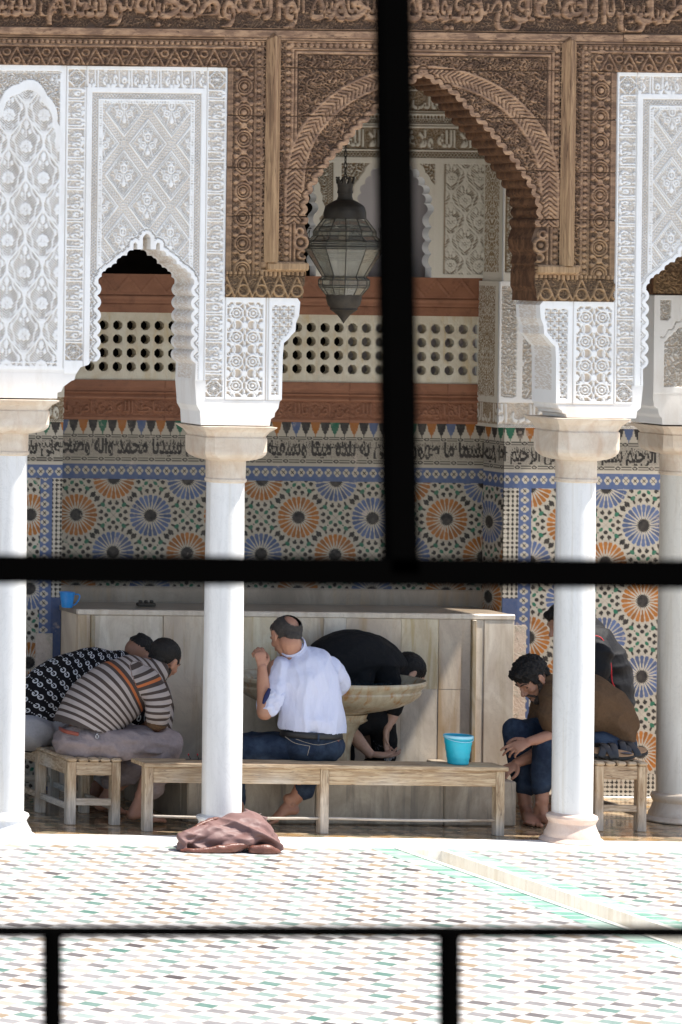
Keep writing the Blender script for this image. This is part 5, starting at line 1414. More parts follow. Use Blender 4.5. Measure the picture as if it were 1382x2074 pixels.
def hand_shapes(m, wrist, d, palm, side_thumb, curl=(.5, .6, .7, .8), thumb=.5, k=1.0):
    """d finger direction, palm = direction the palm faces, side_thumb = +1/-1"""
    d = V3(d).normalized(); n = V3(palm); n = (n-d*n.dot(d)).normalized(); s = d.cross(n)*side_thumb
    wr = V3(wrist)
    m.tube([wr-d*.01*k, wr+d*.03*k, wr+d*.075*k, wr+d*.092*k], [(.024*k, .017*k), (.032*k, .016*k), (.041*k, .014*k), (.038*k, .011*k)], side=s, n=14)
    L = [(.040, .024, .020), (.045, .028, .022), (.042, .026, .021), (.032, .020, .018)]
    for i in range(4):
        off = (.030-.020*i)*k; p = wr+d*(.088-.004*abs(i-1))*k+s*off; a = 0; pts = [p-d*.012*k, p]; c = curl[i]
        sp = s*(.10-.07*i)
        for j in range(3):
            a += c*(.75 if j == 0 else .95)
            p = p+(d*math.cos(a)+n*math.sin(a)+sp*math.cos(a)).normalized()*L[i][j]*k; pts.append(p)
        r = (.0092, .0092, .0084, .0078, .0068) if i < 3 else (.008, .008, .0074, .0068, .006)
        m.tube(pts, [q*k for q in r], n=10, sub=3)
    b = wr+d*.022*k+s*.026*k; t1 = b+(d*.75+s*.75+n*.35*thumb).normalized()*.040*k
    t2 = t1+(d*.95+s*.25+n*.8*thumb).normalized()*.030*k; t3 = t2+(d*1.0-s*.1+n*1.0*thumb).normalized()*.026*k
    m.tube([b, t1, t2, t3], [.015*k, .0115*k, .0105*k, .008*k], n=10, sub=3)
def foot_shapes(m, ankle, heel, toe, k=1.0, side=None):
    """ankle point, heel on the floor, toe = tip of the big toe"""
    A = V3(ankle); Hh = V3(heel); T = V3(toe); d = (T-Hh).normalized()
    up = V3((0, 0, 1)); up = (up-d*up.dot(d)).normalized(); s = d.cross(up)
    m.tube([A+up*.03*k, A, Hh+up*.028*k+d*.015*k], [(.036*k, .034*k), (.036*k, .036*k), (.029*k, .033*k)], side=s, n=14)
    L = (T-Hh).length
    m.tube([Hh+up*.026*k+d*.012, Hh+up*.045*k+d*L*.3, Hh+up*.032*k+d*L*.55, Hh+up*.018*k+d*L*.78], [(.028*k, .027*k), (.033*k, .034*k), (.040*k, .025*k), (.043*k, .014*k)], side=s, n=14)
    m.tube([A, Hh+up*.062*k+d*L*.33, Hh+up*.03*k+d*L*.6], [(.03*k, .034*k), (.026*k, .022*k), (.024*k, .012*k)], side=s, n=12)
    m.ball(A+s*.033*k, .012*k, n=8, m=6); m.ball(A-s*.033*k, .012*k, n=8, m=6)
    for i in range(5):
        o = (-.030+.0155*i)*k; ln = (1.0-.05*i-.012*i*i)
        m.tube([Hh+d*L*.72+s*o+up*.013*k, Hh+d*L*(ln-.06)+s*o*1.1+up*.016*k, Hh+d*L*ln*.99+s*o*1.12+up*.009*k], [.012*k if i == 0 else .009*k]*3, n=8, sub=2)
def hair_cap(C, F, par, k=1.0, mat='hair_black', ctr=(0, -.026, .046), rad=(.083, .098, .084), rough=.004, fs=70, extra=None, name='hair', cutf=None):
    m = MB()
    def P(x, y, z): return C+F@V3((x*k, y*k, z*k))
    m.ball(P(*ctr), tuple(q*k for q in rad), F, n=24, m=16)
    if extra:
        for p, r in extra: m.ball(P(*p), tuple(q*k for q in r), F, n=16, m=12)
    def dsp(co, no): return nz(co, (fs, fs, fs), 2.0)*rough+nz(co, (fs*2.2,)*3, 7.0)*rough*.6
    cf = None
    if cutf is not None:
        Fi = F.inverted()
        def cf(co):
            l = (co-np.array(C))@np.array(F)/k
            return cutf(l)
    return organic(m, name, MAT[mat], par, .0045, 1, dsp, cut=cf)
def axis_param(co, lines):
    """smooth distance travelled along the nearest of several polylines; lines: (points, start value, reach)"""
    res = []
    for pts, s0, wgt in lines:
        P_ = [np.array(p) for p in pts]
        d0 = P_[0]-P_[1]; d0 = d0/np.linalg.norm(d0); d1 = P_[-1]-P_[-2]; d1 = d1/np.linalg.norm(d1)
        P_ = [P_[0]+d0*.12]+P_+[P_[-1]+d1*.12]; S = [s0-.12]
        for i in range(1, len(P_)): S.append(S[-1]+np.linalg.norm(P_[i]-P_[i-1]))
        ss = np.arange(S[0], S[-1], .008); Q = np.stack([np.interp(ss, S, [p[k] for p in P_]) for k in range(3)], -1)
        d2 = ((co[:, None, :]-Q[None])**2).sum(-1); dm = d2.min(1)
        w = np.exp(-(d2-dm[:, None])/(2*.055**2))
        res.append(((w*ss).sum(1)/w.sum(1), np.sqrt(dm)/wgt))
    v = res[0][0]; d = res[0][1]
    for a_, b_ in res[1:]:
        v = np.where(b_ < d, a_, v); d = np.minimum(b_, d)
    return v
def person(loc, label, group=None):
    t = thing('person', loc, label, 'person'); return t
# ======== man in the striped sweater
Y0 = .60
P = person((cv(180, 1535, Y0).x, Y0, ZL), 'seated man in a striped brown sweater with an orange stripe, on the left bench')
pel = cv(168, 1500, Y0+.02); mid = cv(214, 1430, Y0); che = cv(268, 1385, Y0); nek = cv(312, 1352, Y0)
C = cv(334, 1337, Y0+.02); F = frame((.72, .42, -.50), (.55, .05, .80))
shN = cv(308, 1400, Y0-.14); elN = cv(318, 1452, Y0-.16); wrN = cv(318, 1474, Y0-.10)
kneN = cv(340, 1512, Y0-.12); ankN = cv(284, 1622, Y0-.12)
kneF = cv(345, 1500, Y0+.22); ankF = cv(222, 1605, Y0+.25)
m = MB()
m.tube([pel, mid, che, nek], [(.12, .09), (.12, .08), (.13, .08), (.06, .06)], side=(.7, 0, .7), n=18)
m.tube([nek-V3((.02, 0, 0)), C+F@V3((0, -.02, -.05))], [.060, .056], n=14)
head_shapes(m, C, F, 1.0)
m.tube([che, shN, elN, wrN], [.06, .05, .042, .03], n=12)
m.tube([pel, kneN], [.07, .05], n=12); m.tube([pel, kneF], [.07, .05], n=12)
m.tube([kneN, (kneN+ankN)*.5+V3((-.015, 0, 0)), ankN], [.05, .050, .034], n=14); m.tube([kneF, (kneF+ankF)*.5, ankF], [.05, .050, .034], n=14)
hN = V3((ankN.x-.05, ankN.y, 0)); foot_shapes(m, ankN+V3((0, 0, .0)), cv(262, 1660, Y0-.12)*1.0, cv(338, 1668, Y0-.14), 1.0)
foot_shapes(m, ankF, cv(196, 1640, Y0+.25), cv(262, 1652, Y0+.20), 1.0)
hand_shapes(m, wrN, (.55, .35, -.55), (-.3, .5, -.8), -1, (.35, .4, .45, .5), .4)
organic(m, 'body', MAT['skin'], P, .0055, 2)
add_eyes(C, F, P)
hair_cap(C, F, P, 1.0, 'hair_black', (0, -.030, .038), (.082, .100, .086), .002, 90, extra=[((0, -.066, -.016), (.060, .036, .042)), ((.060, .020, .022), (.018, .022, .02)), ((-.060, .020, .022), (.018, .022, .02))])
m = MB()
for s in (-1, 1): m.tube([C+F@V3((s*.060, .014, -.03)), C+F@V3((s*.052, .03, -.07)), C+F@V3((s*.020, .062, -.104)), C+F@V3((0, .07, -.108))], [(.006, .014), (.009, .016), (.010, .016), (.010, .014)], side=F@V3((1, 0, 0)), n=10)
organic(m, 'beard', MAT['hair_grey'], P, .004, 1, lambda co, no: nz(co, (90,)*3)*.002-.0015)
# sweater
tor = [cv(160, 1496, Y0-.02), cv(188, 1445, Y0), cv(232, 1402, Y0), cv(278, 1376, Y0), cv(312, 1358, Y0)]
m = MB()
m.tube(tor, [(.170, .160), (.186, .16), (.190, .155), (.155, .14), (.080, .085)], side=(.62, 0, .78) and (-.72, 0, .70), n=26)
m.ball(cv(296, 1385, Y0-.10), (.10, .095, .10), n=20, m=12)
m.tube([cv(300, 1385, Y0-.10), cv(318, 1412, Y0-.17), cv(319, 1440, Y0-.19), cv(318, 1456, Y0-.16)], [.085, .070, .064, .056], n=18)
m.tube([cv(300, 1370, Y0+.1), cv(330, 1420, Y0+.22), cv(330, 1470, Y0+.18)], [.08, .06, .05], n=14)
def swd(co, no):
    # bunched folds on the forearm of the sleeve, soft folds elsewhere
    u, v = (co[:, 0]-XC)*SC(Y0)+XP, YP+(H-co[:, 2])*SC(Y0)
    arm = np.clip((u-290)/12, 0, 1)*np.clip((v-1400)/15, 0, 1)*(co[:, 1] < Y0-.02)
    r = (1-np.abs(nz(co, (9, 9, 34), 4.0))*3)*.013*arm
    r += (1-np.abs(nz(co, (5, 5, 5), 9.0))*2.4)*.006*(1-arm)
    hem = np.clip(1-np.abs(v-u*.0-1492)/26, 0, 1)*(u < 240)
    return r+nz(co, (40, 40, 40), 1)*.0012
def swa(co):
    a = axis_param(co, [([tor[0], tor[1], tor[2], tor[3], tor[4]], .02, 1.0), ([cv(300, 1372, Y0-.17), cv(318, 1412, Y0-.19), cv(319, 1456, Y0-.18)], .40, .50)])
    u, v = (co[:, 0]-XC)*SC(Y0)+XP, YP+(H-co[:, 2])*SC(Y0)
    a2 = a+nz(co, (6, 6, 6), 3)*.006+.035*np.clip((co[:, 1]-Y0+.0)/.15, -1, 1)*0
    return {'s': a2}
sw = organic(m, 'striped_sweater', MAT['knit_stripe'], P, .0065, 3, swd, swa, cut=lambda co: (YP+(H-co[:, 2])*SC(Y0)) < 1468+((XP+(co[:, 0]-XC)*SC(Y0))-118)*.20)
m = MB(); m.tube([cv(318.5, 1452, Y0-.17), cv(318.5, 1469, Y0-.15)], [(.058, .056), (.056, .054)], side=(1, 0, 0), n=24, flat=True); build(m, 'cuff', MAT['cloth_brown'], sw, smooth=True)
m = MB()
# trousers
m = MB()
m.ball(cv(154, 1504, Y0-.04), (.120, .125, .100), n=18, m=12); m.ball(cv(154, 1504, Y0+.10), (.120, .12, .10), n=18, m=12)
m.tube([cv(165, 1508, Y0-.08), cv(250, 1508, Y0-.12), cv(338, 1508, Y0-.13)], [(.09, .09), (.086, .086), (.078, .076)], n=18)
m.tube([cv(338, 1506, Y0-.13), cv(322, 1545, Y0-.13), cv(308, 1590, Y0-.12)], [.080, .074, .064], n=16)
m.tube([cv(165, 1506, Y0+.12), cv(250, 1500, Y0+.2), cv(340, 1502, Y0+.22)], [.095, .085, .07], n=16)
m.tube([cv(340, 1502, Y0+.22), cv(290, 1545, Y0+.24), cv(232, 1582, Y0+.25)], [.07, .068, .06], n=14)
TR = organic(m, 'trousers', MAT['pants_mauve'], P, .0075, 3, folds(.016, (7, 7, 15), 2.0, .002, (30, 30, 30)))
m = MB(); m.tube([cv(311, 1583, Y0-.12), cv(305, 1598, Y0-.12)], [(.062, .060), (.062, .06)], side=(1, 0, 0), n=20)
organic(m, 'rolled_cuff', MAT['pants_mauve'], TR, .006, 1, folds(.006, (18, 18, 30), 1.0))
m = MB(); m.tube([cv(121, 1475, Y0-.05), cv(132, 1481, Y0-.14), cv(158, 1487, Y0-.168)], [(.012, .006)]*3, side=(0, 0, 1), n=8); build(m, 'belt', MAT['leather_red'], TR, smooth=True)
m = MB(); c = cv(197, 1490, Y0-.185)
m.tube([c+V3((math.cos(a)*.009, 0, math.sin(a)*.011-.006)) for a in [math.pi*.75+i*math.pi*1.5/8 for i in range(9)]], [.0022]*9, n=6, sub=1); m.ball(c+V3((0, 0, .008)), (.006, .003, .005), n=8, m=6); build(m, 'clip', MAT['steel'], TR, smooth=True)
# ======== man in the black patterned sweater
Y1 = 1.02
P = person((cv(70, 1500, Y1).x, Y1, ZL), 'seated man in a black sweater with white double letters, by the leftmost column')
tor = [cv(60, 1475, Y1), cv(85, 1425, Y1), cv(130, 1388, Y1), cv(190, 1362, Y1), cv(240, 1348, Y1)]
C = cv(279, 1330, Y1+.02); F = frame((.74, .35, -.56), (.6, .05, .78))
kn = cv(250, 1490, Y1-.05); kn2 = cv(250, 1480, Y1+.2)
m = MB()
m.tube(tor, [(.11, .09)]*3+[(.1, .09), (.06, .06)], side=(-.7, 0, .7), n=18)
m.tube([tor[-1], C+F@V3((0, -.02, -.05))], [.06, .055], n=14)
head_shapes(m, C, F)
for kk, an, hl, tt in ((kn, cv(196, 1600, Y1-.05), cv(176, 1634, Y1-.05), cv(250, 1645, Y1-.05)), (kn2, cv(200, 1590, Y1+.25), cv(180, 1620, Y1+.25), cv(240, 1630, Y1+.22))):
    m.tube([cv(70, 1490, Y1), kk, (kk+an)*.5, an], [.07, .05, .048, .034], n=12); foot_shapes(m, an, hl, tt)
m.tube([cv(225, 1365, Y1-.1), cv(262, 1430, Y1-.12), cv(300, 1480, Y1-.02)], [.05, .04, .03], n=12)
hand_shapes(m, cv(300, 1480, Y1-.02), (.6, .1, -.7), (0, .5, -.6), -1)
organic(m, 'body', MAT['skin_dark'], P, .006, 2)
hair_cap(C, F, P, 1.0, 'hair_black', (0, -.018, .062), (.074, .088, .062), .005, 60, extra=[((0, .03, .10), (.05, .05, .028)), ((0, -.03, .112), (.05, .06, .022))])
m = MB(); m.tube(tor, [(.155, .14), (.170, .15), (.175, .155), (.15, .14), (.09, .09)], side=(-.72, 0, .70), n=26)
m.tube([cv(220, 1362, Y1-.12), cv(262, 1415, Y1-.18), cv(278, 1450, Y1-.1)], [.075, .06, .05], n=14)
m.tube([cv(220, 1362, Y1+.1), cv(262, 1415, Y1+.2), cv(278, 1450, Y1+.1)], [.075, .06, .05], n=14)
def gga(co):
    v_ = axis_param(co, [(tor, .0, 1)])
    ax = (tor[3]-tor[0]).normalized(); pr = V3((-ax.z, 0, ax.x)); c0 = np.array(tor[0])
    # distance round the body: sideways offset, curved
    side = (co-c0)@np.array(pr); dy = Y1-co[:, 1]
    return {'q': np.stack([np.arctan2(side, np.abs(dy)+.05)*.16+.3, v_+.03, v_*0], -1)}
organic(m, 'letter_sweater', MAT['knit_letters'], P, .0065, 3, folds(.007, (5, 5, 6), 3.0), gga)
m = MB(); m.ball(cv(62, 1478, Y1-.05), (.155, .15, .12), n=18, m=12); m.ball(cv(62, 1478, Y1+.1), (.14, .14, .12), n=18, m=12)
m.tube([cv(80, 1480, Y1-.05), cv(160, 1482, Y1-.08), kn], [.10, .09, .07], n=16); m.tube([kn, cv(225, 1540, Y1-.05), cv(212, 1580, Y1-.05)], [.07, .062, .056], n=14)
m.tube([cv(80, 1480, Y1+.1), cv(160, 1475, Y1+.18), kn2], [.10, .09, .07], n=16); m.tube([kn2, cv(225, 1540, Y1+.25), cv(212, 1570, Y1+.25)], [.07, .062, .056], n=14)
organic(m, 'trousers', MAT['pants_grey'], P, .008, 3, folds(.010, (7, 7, 9), 5.0))
# ======== man in the white shirt
Y2 = .40
P = person((cv(628, 1540, Y2).x, Y2, zl), 'man in a white shirt and dark jeans sitting with his back turned')
C = cv(579, 1288, Y2+.03); F = frame((-.20, .90, -.60), (-.04, .5, 1))
tor = [cv(629, 1500, Y2+.02), cv(628, 1450, Y2+.0), cv(618, 1390, Y2), cv(606, 1340, Y2+.02), cv(594, 1312, Y2+.02)]
shL = cv(560, 1352, Y2+.02); elL = cv(536, 1444, Y2-.04); wrL = cv(531, 1352, Y2-.03)
shR = cv(672, 1352, Y2+.04); elR = cv(690, 1395, Y2+.18); wrR = cv(620, 1390, Y2+.36)
m = MB()
m.tube(tor, [(.13, .08), (.13, .08), (.14, .08), (.11, .07), (.056, .056)], side=(1, 0, 0), n=18)
m.tube([tor[-1]-V3((0, 0, .02)), C+F@V3((0, -.02, -.05))], [.062, .060], n=14)
head_shapes(m, C, F, 1.0)
m.tube([shL, elL], [.05, .042], n=12); m.tube([elL, (elL+wrL)*.5+V3((.002, 0, 0)), wrL], [.043, .038, .026], n=14)
hand_shapes(m, wrL, (-.10, .10, 1), (-.05, 1, .0), -1, (.85, 1.0, 1.15, 1.3), .9, .92)
m.tube([shR, elR, wrR], [.05, .042, .028], n=12); hand_shapes(m, wrR, (-1, .4, .2), (0, .2, -1), 1)
kL = cv(448, 1515, Y2+.12); kR = cv(470, 1508, Y2+.33)
aR_ = cv(590, 1628, Y2+.02); 
m.tube([cv(610, 1520, Y2+.04), kL], [.055, .05], n=12); m.tube([kL, cv(472, 1600, Y2+.1), cv(482, 1640, Y2+.02)], [.045, .042, .034], n=12)
m.tube([cv(640, 1520, Y2+.08), cv(560, 1512, Y2+.25)], [.06, .05], n=12)
m.tube([cv(618, 1560, Y2+.02), cv(612, 1595, Y2), aR_], [.046, .044, .034], n=14)
foot_shapes(m, aR_, cv(604, 1648, Y2-.0), cv(542, 1672, Y2+.02), .98)
foot_shapes(m, cv(482, 1640, Y2+.02), cv(492, 1664, Y2+.02), cv(420, 1668, Y2), 1.0)
organic(m, 'body', MAT['skin'], P, .005, 2)
add_eyes(C, F, P)
# hair: a ring that leaves the crown bald
hair_cap(C, F, P, 1.0, 'hair_grey', (0, -.030, .030), (.0835, .094, .079), .0025, 90, extra=[((0, -.068, -.018), (.058, .032, .045)), ((0, .022, .062), (.064, .05, .042))],
         cutf=lambda l: np.sqrt(l[:, 0]**2+(l[:, 1]+.104)**2+(l[:, 2]-.050)**2) > .046)
# shirt
m = MB()
st = [cv(631, 1488, Y2+.02), cv(633, 1462, Y2+.01), cv(627, 1420, Y2), cv(620, 1375, Y2), cv(612, 1345, Y2+.01), cv(600, 1322, Y2+.02)]
m.tube(st, [(.168, .115), (.190, .125), (.172, .118), (.180, .12), (.155, .11), (.062, .07)], side=(1, 0, .06), n=28)
m.ball(cv(570, 1357, Y2+.02), (.072, .078, .064), n=18, m=12); m.ball(cv(660, 1351, Y2+.04), (.074, .08, .062), n=18, m=12)
m.tube([cv(568, 1356, Y2+.02), cv(558, 1392, Y2-.0), cv(549, 1418, Y2-.02)], [(.070, .08), (.066, .074), (.058, .066)], n=18)
m.tube([cv(664, 1352, Y2+.04), cv(684, 1375, Y2+.10), cv(678, 1392, Y2+.17)], [.066, .058, .058], n=16)
def shd(co, no):
    a = nz(co, (7, 5, 3.2), 2.0); b = nz(co, (16, 10, 6), 6.0)
    u, v = (co[:, 0]-XC)*SC(Y2)+XP, YP+(H-co[:, 2])*SC(Y2)
    low = np.clip((v-1440)/40, 0, 1); arm = np.clip((572-u)/20, 0, 1)*np.clip((v-1370)/20, 0, 1)
    return (1-np.abs(a)*2.6)*(.014+.010*low)+(1-np.abs(b)*2.6)*.007+(1-np.abs(nz(co, (10, 10, 26), 8))*3)*.008*arm-.004
SH_ = organic(m, 'shirt', MAT['shirt_white'], P, .0065, 3, shd, cut=lambda co: (YP+(H-co[:, 2])*SC(Y2)) < 1482+.05*((XP+(co[:, 0]-XC)*SC(Y2))-631))
m = MB(); cc = C+F@V3((0, -.03, -.09))
ring = [cv(567, 1318, Y2-.02), cv(577, 1311, Y2-.05), cv(595, 1306, Y2-.055), cv(610, 1305, Y2-.02), cv(614, 1312, Y2+.04), cv(600, 1322, Y2+.09), cv(580, 1326, Y2+.07)]
cn = cv(594, 1312, Y2+.025); axn = (C+F@V3((0, -.02, -.05))-cn).normalized(); e1 = axn.cross(V3((0, 1, 0))).normalized(); e2 = axn.cross(e1)
m.tube([cn+axn*(.014+.008*math.sin(a))+(e1*math.cos(a)+e2*math.sin(a))*.073 for a in [2*math.pi*i/16 for i in range(17)]], [(.021, .006)]*17, side=axn, n=10, sub=1, caps=False); organic(m, 'collar', MAT['shirt_white'], SH_, .004, 2)
m = MB(); m.tube([cv(552, 1408, Y2-.02), cv(543, 1430, Y2-.03)], [(.068, .07), (.062, .062)], side=(1, 0, .35), n=20); organic(m, 'rolled_sleeve', MAT['shirt_white'], SH_, .005, 1, folds(.006, (20, 20, 40), 3.0))
m = MB(); m.tube([cv(546, 1396, Y2-.085), cv(540, 1410, Y2-.088), cv(534, 1424, Y2-.085)], [(.010, .006), (.014, .007), (.008, .006)], n=10); build(m, 'sleeve_lining', MAT['navy_lining'], SH_, smooth=True)
# jeans
m = MB()
m.ball(cv(606, 1512, Y2+.03), (.115, .135, .100), n=18, m=12); m.ball(cv(654, 1512, Y2+.03), (.115, .135, .102), n=18, m=12)
m.tube([cv(631, 1487, Y2+.01), cv(631, 1510, Y2+.02)], [(.160, .11), (.175, .12)], side=(1, 0, 0), n=20)
m.tube([cv(600, 1517, Y2+.03), cv(530, 1519, Y2+.08), kL], [.088, .084, .074], n=16)
m.tube([cv(650, 1515, Y2+.08), cv(560, 1510, Y2+.25), kR], [.088, .080, .070], n=16)
m.tube([kL, cv(470, 1560, Y2+.14), cv(476, 1625, Y2+.05)], [.072, .064, .054], n=14)
JN = organic(m, 'jeans', MAT['denim'], P, .0075, 3, folds(.008, (9, 9, 9), 4.0, .002, (40, 40, 40)))
m = MB(); m.tube([cv(628, 1560, Y2+.04), cv(616, 1600, Y2+.0)], [.058, .056], n=14); organic(m, 'trouser_leg', MAT['denim'], P, .006, 2, folds(.006, (15, 15, 15)))
m = MB(); bcn = cv(631, 1489, Y2+.01); m.tube([bcn+V3((.172*math.cos(a), .126*math.sin(a), .008*math.cos(a+2.2)-.004*math.sin(a))) for a in [2*math.pi*i/24 for i in range(25)]], [(.019, .006)]*25, side=(0, 0, 1), n=10, sub=1, caps=False); build(m, 'belt', MAT['leather_belt'], JN, smooth=True)
m = MB(); m.tube([cv(681, 1481, Y2-.075), cv(684, 1500, Y2-.075)], [(.014, .008), (.013, .008)], side=(1, .4, 0), n=10); build(m, 'phone_pouch', MAT['leather_red'], JN)
m = MB(); m.tube([cv(646, 1488, Y2-.138), cv(645, 1503, Y2-.134)], [(.006, .003)]*2, side=(1, 0, 0), n=8); build(m, 'belt_loop', MAT['denim'], JN)
m = MB()
m.tube([cv(578, 1492, Y2-.10), cv(598, 1505, Y2-.128), cv(628, 1511, Y2-.135)], [.0013]*3, n=5); m.tube([cv(628, 1511, Y2-.135), cv(623, 1530, Y2-.122)], [.0013]*2, n=5)
m.tube([cv(600, 1497, Y2-.12), cv(645, 1509, Y2-.137), cv(690, 1498, Y2-.085)], [.0012]*3, n=5)
build(m, 'stitching', MAT['stitch'], JN)
# ======== man in black, bending behind the bowl
Y3 = 1.30
P = person((cv(680, 1545, Y3).x, Y3, 0.05), 'man in a black shirt bent low over his hands behind the marble bowl')
C = cv(826, 1366, Y3+.0); F = frame((.62, -.05, -.80), (.80, .0, .60))
back = [cv(672, 1480, Y3), cv(660, 1400, Y3), cv(682, 1345, Y3), cv(735, 1325, Y3), cv(790, 1345, Y3)]
m = MB()
m.tube(back, [(.12, .10), (.12, .09), (.12, .09), (.12, .09), (.06, .06)], side=(0, 1, 0), n=18)
m.tube([back[-1], C+F@V3((0, -.02, -.05))], [.06, .056], n=12)
head_shapes(m, C, F)
m.tube([cv(775, 1340, Y3-.12), cv(798, 1420, Y3-.10), cv(793, 1450, Y3-.12), cv(784, 1474, Y3-.16)], [.05, .043, .040, .027], n=12)
hand_shapes(m, cv(784, 1474, Y3-.16), (-.12, -.1, -1), (.6, -.5, .0), 1, (.25, .35, .45, .5), .5)
m.tube([cv(740, 1345, Y3-.05), cv(702, 1455, Y3-.13), cv(722, 1495, Y3-.2), cv(750, 1527, Y3-.26)], [.05, .042, .042, .028], n=12)
hand_shapes(m, cv(750, 1527, Y3-.26), (1, -.1, -.05), (0, -.2, 1), 1, (.3, .35, .4, .45), .5)
for dx, dy in ((-12, .0), (60, .05)):
    m.tube([cv(690+dx, 1460, Y3+dy), cv(700+dx, 1540, Y3-.05+dy), V3((cv(692+dx, 1600, Y3).x, Y3+dy, .16))], [.07, .055, .036], n=12)
    a = V3((cv(692+dx, 1600, Y3).x, Y3+dy, .13)); foot_shapes(m, a, a+V3((-.03, .02, -.078)), a+V3((.16, -.10, -.072)))
organic(m, 'body', MAT['skin_pale'], P, .006, 2)
hair_cap(C, F, P, 1.0, 'hair_black', (0, -.026, .040), (.086, .100, .088), .003, 80, extra=[((0, -.05, -.01), (.07, .05, .05)), ((.06, .01, .0), (.024, .03, .03)), ((-.06, .01, .0), (.024, .03, .03))])
m = MB()
m.tube([cv(666, 1470, Y3), cv(650, 1400, Y3), cv(676, 1345, Y3), cv(728, 1328, Y3-.0), cv(780, 1345, Y3), cv(806, 1362, Y3)], [(.15, .13), (.17, .15), (.19, .16), (.19, .16), (.15, .12), (.08, .07)], side=(0, 1, 0), n=26)
m.tube([cv(772, 1342, Y3-.10), cv(798, 1400, Y3-.12), cv(796, 1432, Y3-.12)], [.085, .065, .058], n=16)
m.tube([cv(735, 1350, Y3-.1), cv(705, 1440, Y3-.13), cv(706, 1465, Y3-.14)], [.08, .06, .055], n=14)
organic(m, 'black_shirt', MAT['cloth_black'], P, .0075, 3, folds(.012, (4, 6, 9), 8.0))
m = MB()
m.ball(cv(672, 1470, Y3+.03), (.17, .16, .14), n=18, m=12)
m.tube([cv(680, 1465, Y3), cv(745, 1455, Y3-.06), cv(775, 1470, Y3-.1)], [.11, .10, .075], n=16)
m.tube([cv(775, 1470, Y3-.1), cv(778, 1530, Y3-.06), V3((cv(752, 1600, Y3).x, Y3+.03, .22))], [.072, .068, .058], n=16)
m.tube([cv(680, 1470, Y3+.1), cv(690, 1530, Y3), V3((cv(680, 1600, Y3).x, Y3, .24))], [.10, .08, .06], n=14)
organic(m, 'black_trousers', MAT['cloth_black'], P, .008, 3, folds(.006, (7, 7, 7), 3.0))
# water falling through the hands
t = thing('water_splash', tuple(cv(792, 1540, Y3-.26)), 'bright splash of water falling from the cupped hands behind the long bench', 'water')
m = MB(); rr = random.Random(3)
for i in range(46):
    q = cv(788+rr.gauss(0, 6), 1533+abs(rr.gauss(0, 7)), Y3-.26+rr.gauss(0, .02)); m.ball(q, (.002+rr.random()*.002, .002, .003+rr.random()*.006), n=6, m=5)
for i in range(14):
    q = cv(768+rr.gauss(0, 8), 1510+rr.gauss(0, 6), Y3-.24); m.ball(q, .0018, n=6, m=4)
m.tube([cv(783, 1528, Y3-.26), cv(788, 1538, Y3-.26), cv(790, 1552, Y3-.26)], [.006, .009, .006], n=8)
build(m, 'splash', MAT['splash'], t, smooth=True)['kind'] = 'stuff'
# ======== man in the brown sweater
Y4 = .80
P = person((cv(1240, 1540, Y4).x, Y4, ZR_), 'bearded man in a brown sweater bowing over his hands, behind the pink-based column')
C = cv(1078, 1375, Y4-.02); F = frame((-.70, -.14, -.66), (-.70, -.05, .72))
tor = [cv(1236, 1500, Y4), cv(1222, 1450, Y4), cv(1180, 1420, Y4), cv(1135, 1402, Y4-.02), cv(1106, 1392, Y4-.02)]
m = MB()
m.tube(tor, [(.12, .09), (.12, .09), (.13, .09), (.09, .08), (.055, .055)], side=(.5, 0, .8), n=18)
m.tube([cv(1112, 1392, Y4-.02), C+F@V3((0, -.03, -.055))], [.060, .056], n=14)
head_shapes(m, C, F, 1.0)
# near forearm with its hand, far forearm reaching down to the foot
w1 = cv(1072, 1502, Y4-.22)
m.tube([cv(1120, 1420, Y4-.15), cv(1140, 1478, Y4-.16), cv(1110, 1492, Y4-.2), w1], [.05, .042, .038, .026], n=14)
hand_shapes(m, w1, (-1, -.05, -.42), (.2, .75, -.75), -1, (.30, .45, .62, .7), .55, .98)
w2 = cv(1048, 1545, Y4-.12)
m.tube([cv(1100, 1430, Y4+.1), cv(1116, 1500, Y4+.0), cv(1085, 1527, Y4-.08), w2], [.05, .042, .040, .028], n=14)
hand_shapes(m, w2, (-.9, -.1, -.55), (.3, .5, -.8), 1, (.5, .6, .6, .7), .4, .95)
kA = cv(1048, 1482, Y4-.02); kB = cv(1062, 1500, Y4-.22)
aA = cv(1064, 1628, Y4-.10); aB = cv(1098, 1626, Y4-.22)
m.tube([tor[0], kA], [.06, .05], n=14); m.tube([kA, (kA+aA)*.5, aA], [.042, .043, .036], n=14); m.tube([cv(1225, 1515, Y4-.1), cv(1112, 1520, Y4-.2)], [.06, .05], n=14); m.tube([cv(1108, 1520, Y4-.2), cv(1100, 1560, Y4-.2), aB], [.045, .043, .036], n=14)
fz = lambda p, z: V3((p.x, p.y, z))
foot_shapes(m, aA, fz(aA+V3((.02, .03, 0)), .004), fz(aA+V3((-.04, -.20, 0)), .004), 1.0)
foot_shapes(m, aB, fz(aB+V3((-.01, .05, 0)), .004), fz(aB+V3((.04, -.18, 0)), .004), 1.0)
organic(m, 'body', MAT['skin'], P, .0045, 2)
add_eyes(C, F, P)
hair_cap(C, F, P, 1.0, 'hair_black', (0, -.022, .050), (.088, .106, .088), .009, 55, extra=[((0, .055, .088), (.058, .042, .030)), ((0, -.075, .0), (.066, .036, .055)), ((.066, .020, .014), (.016, .024, .028)), ((-.066, .020, .014), (.016, .024, .028))])
m = MB()
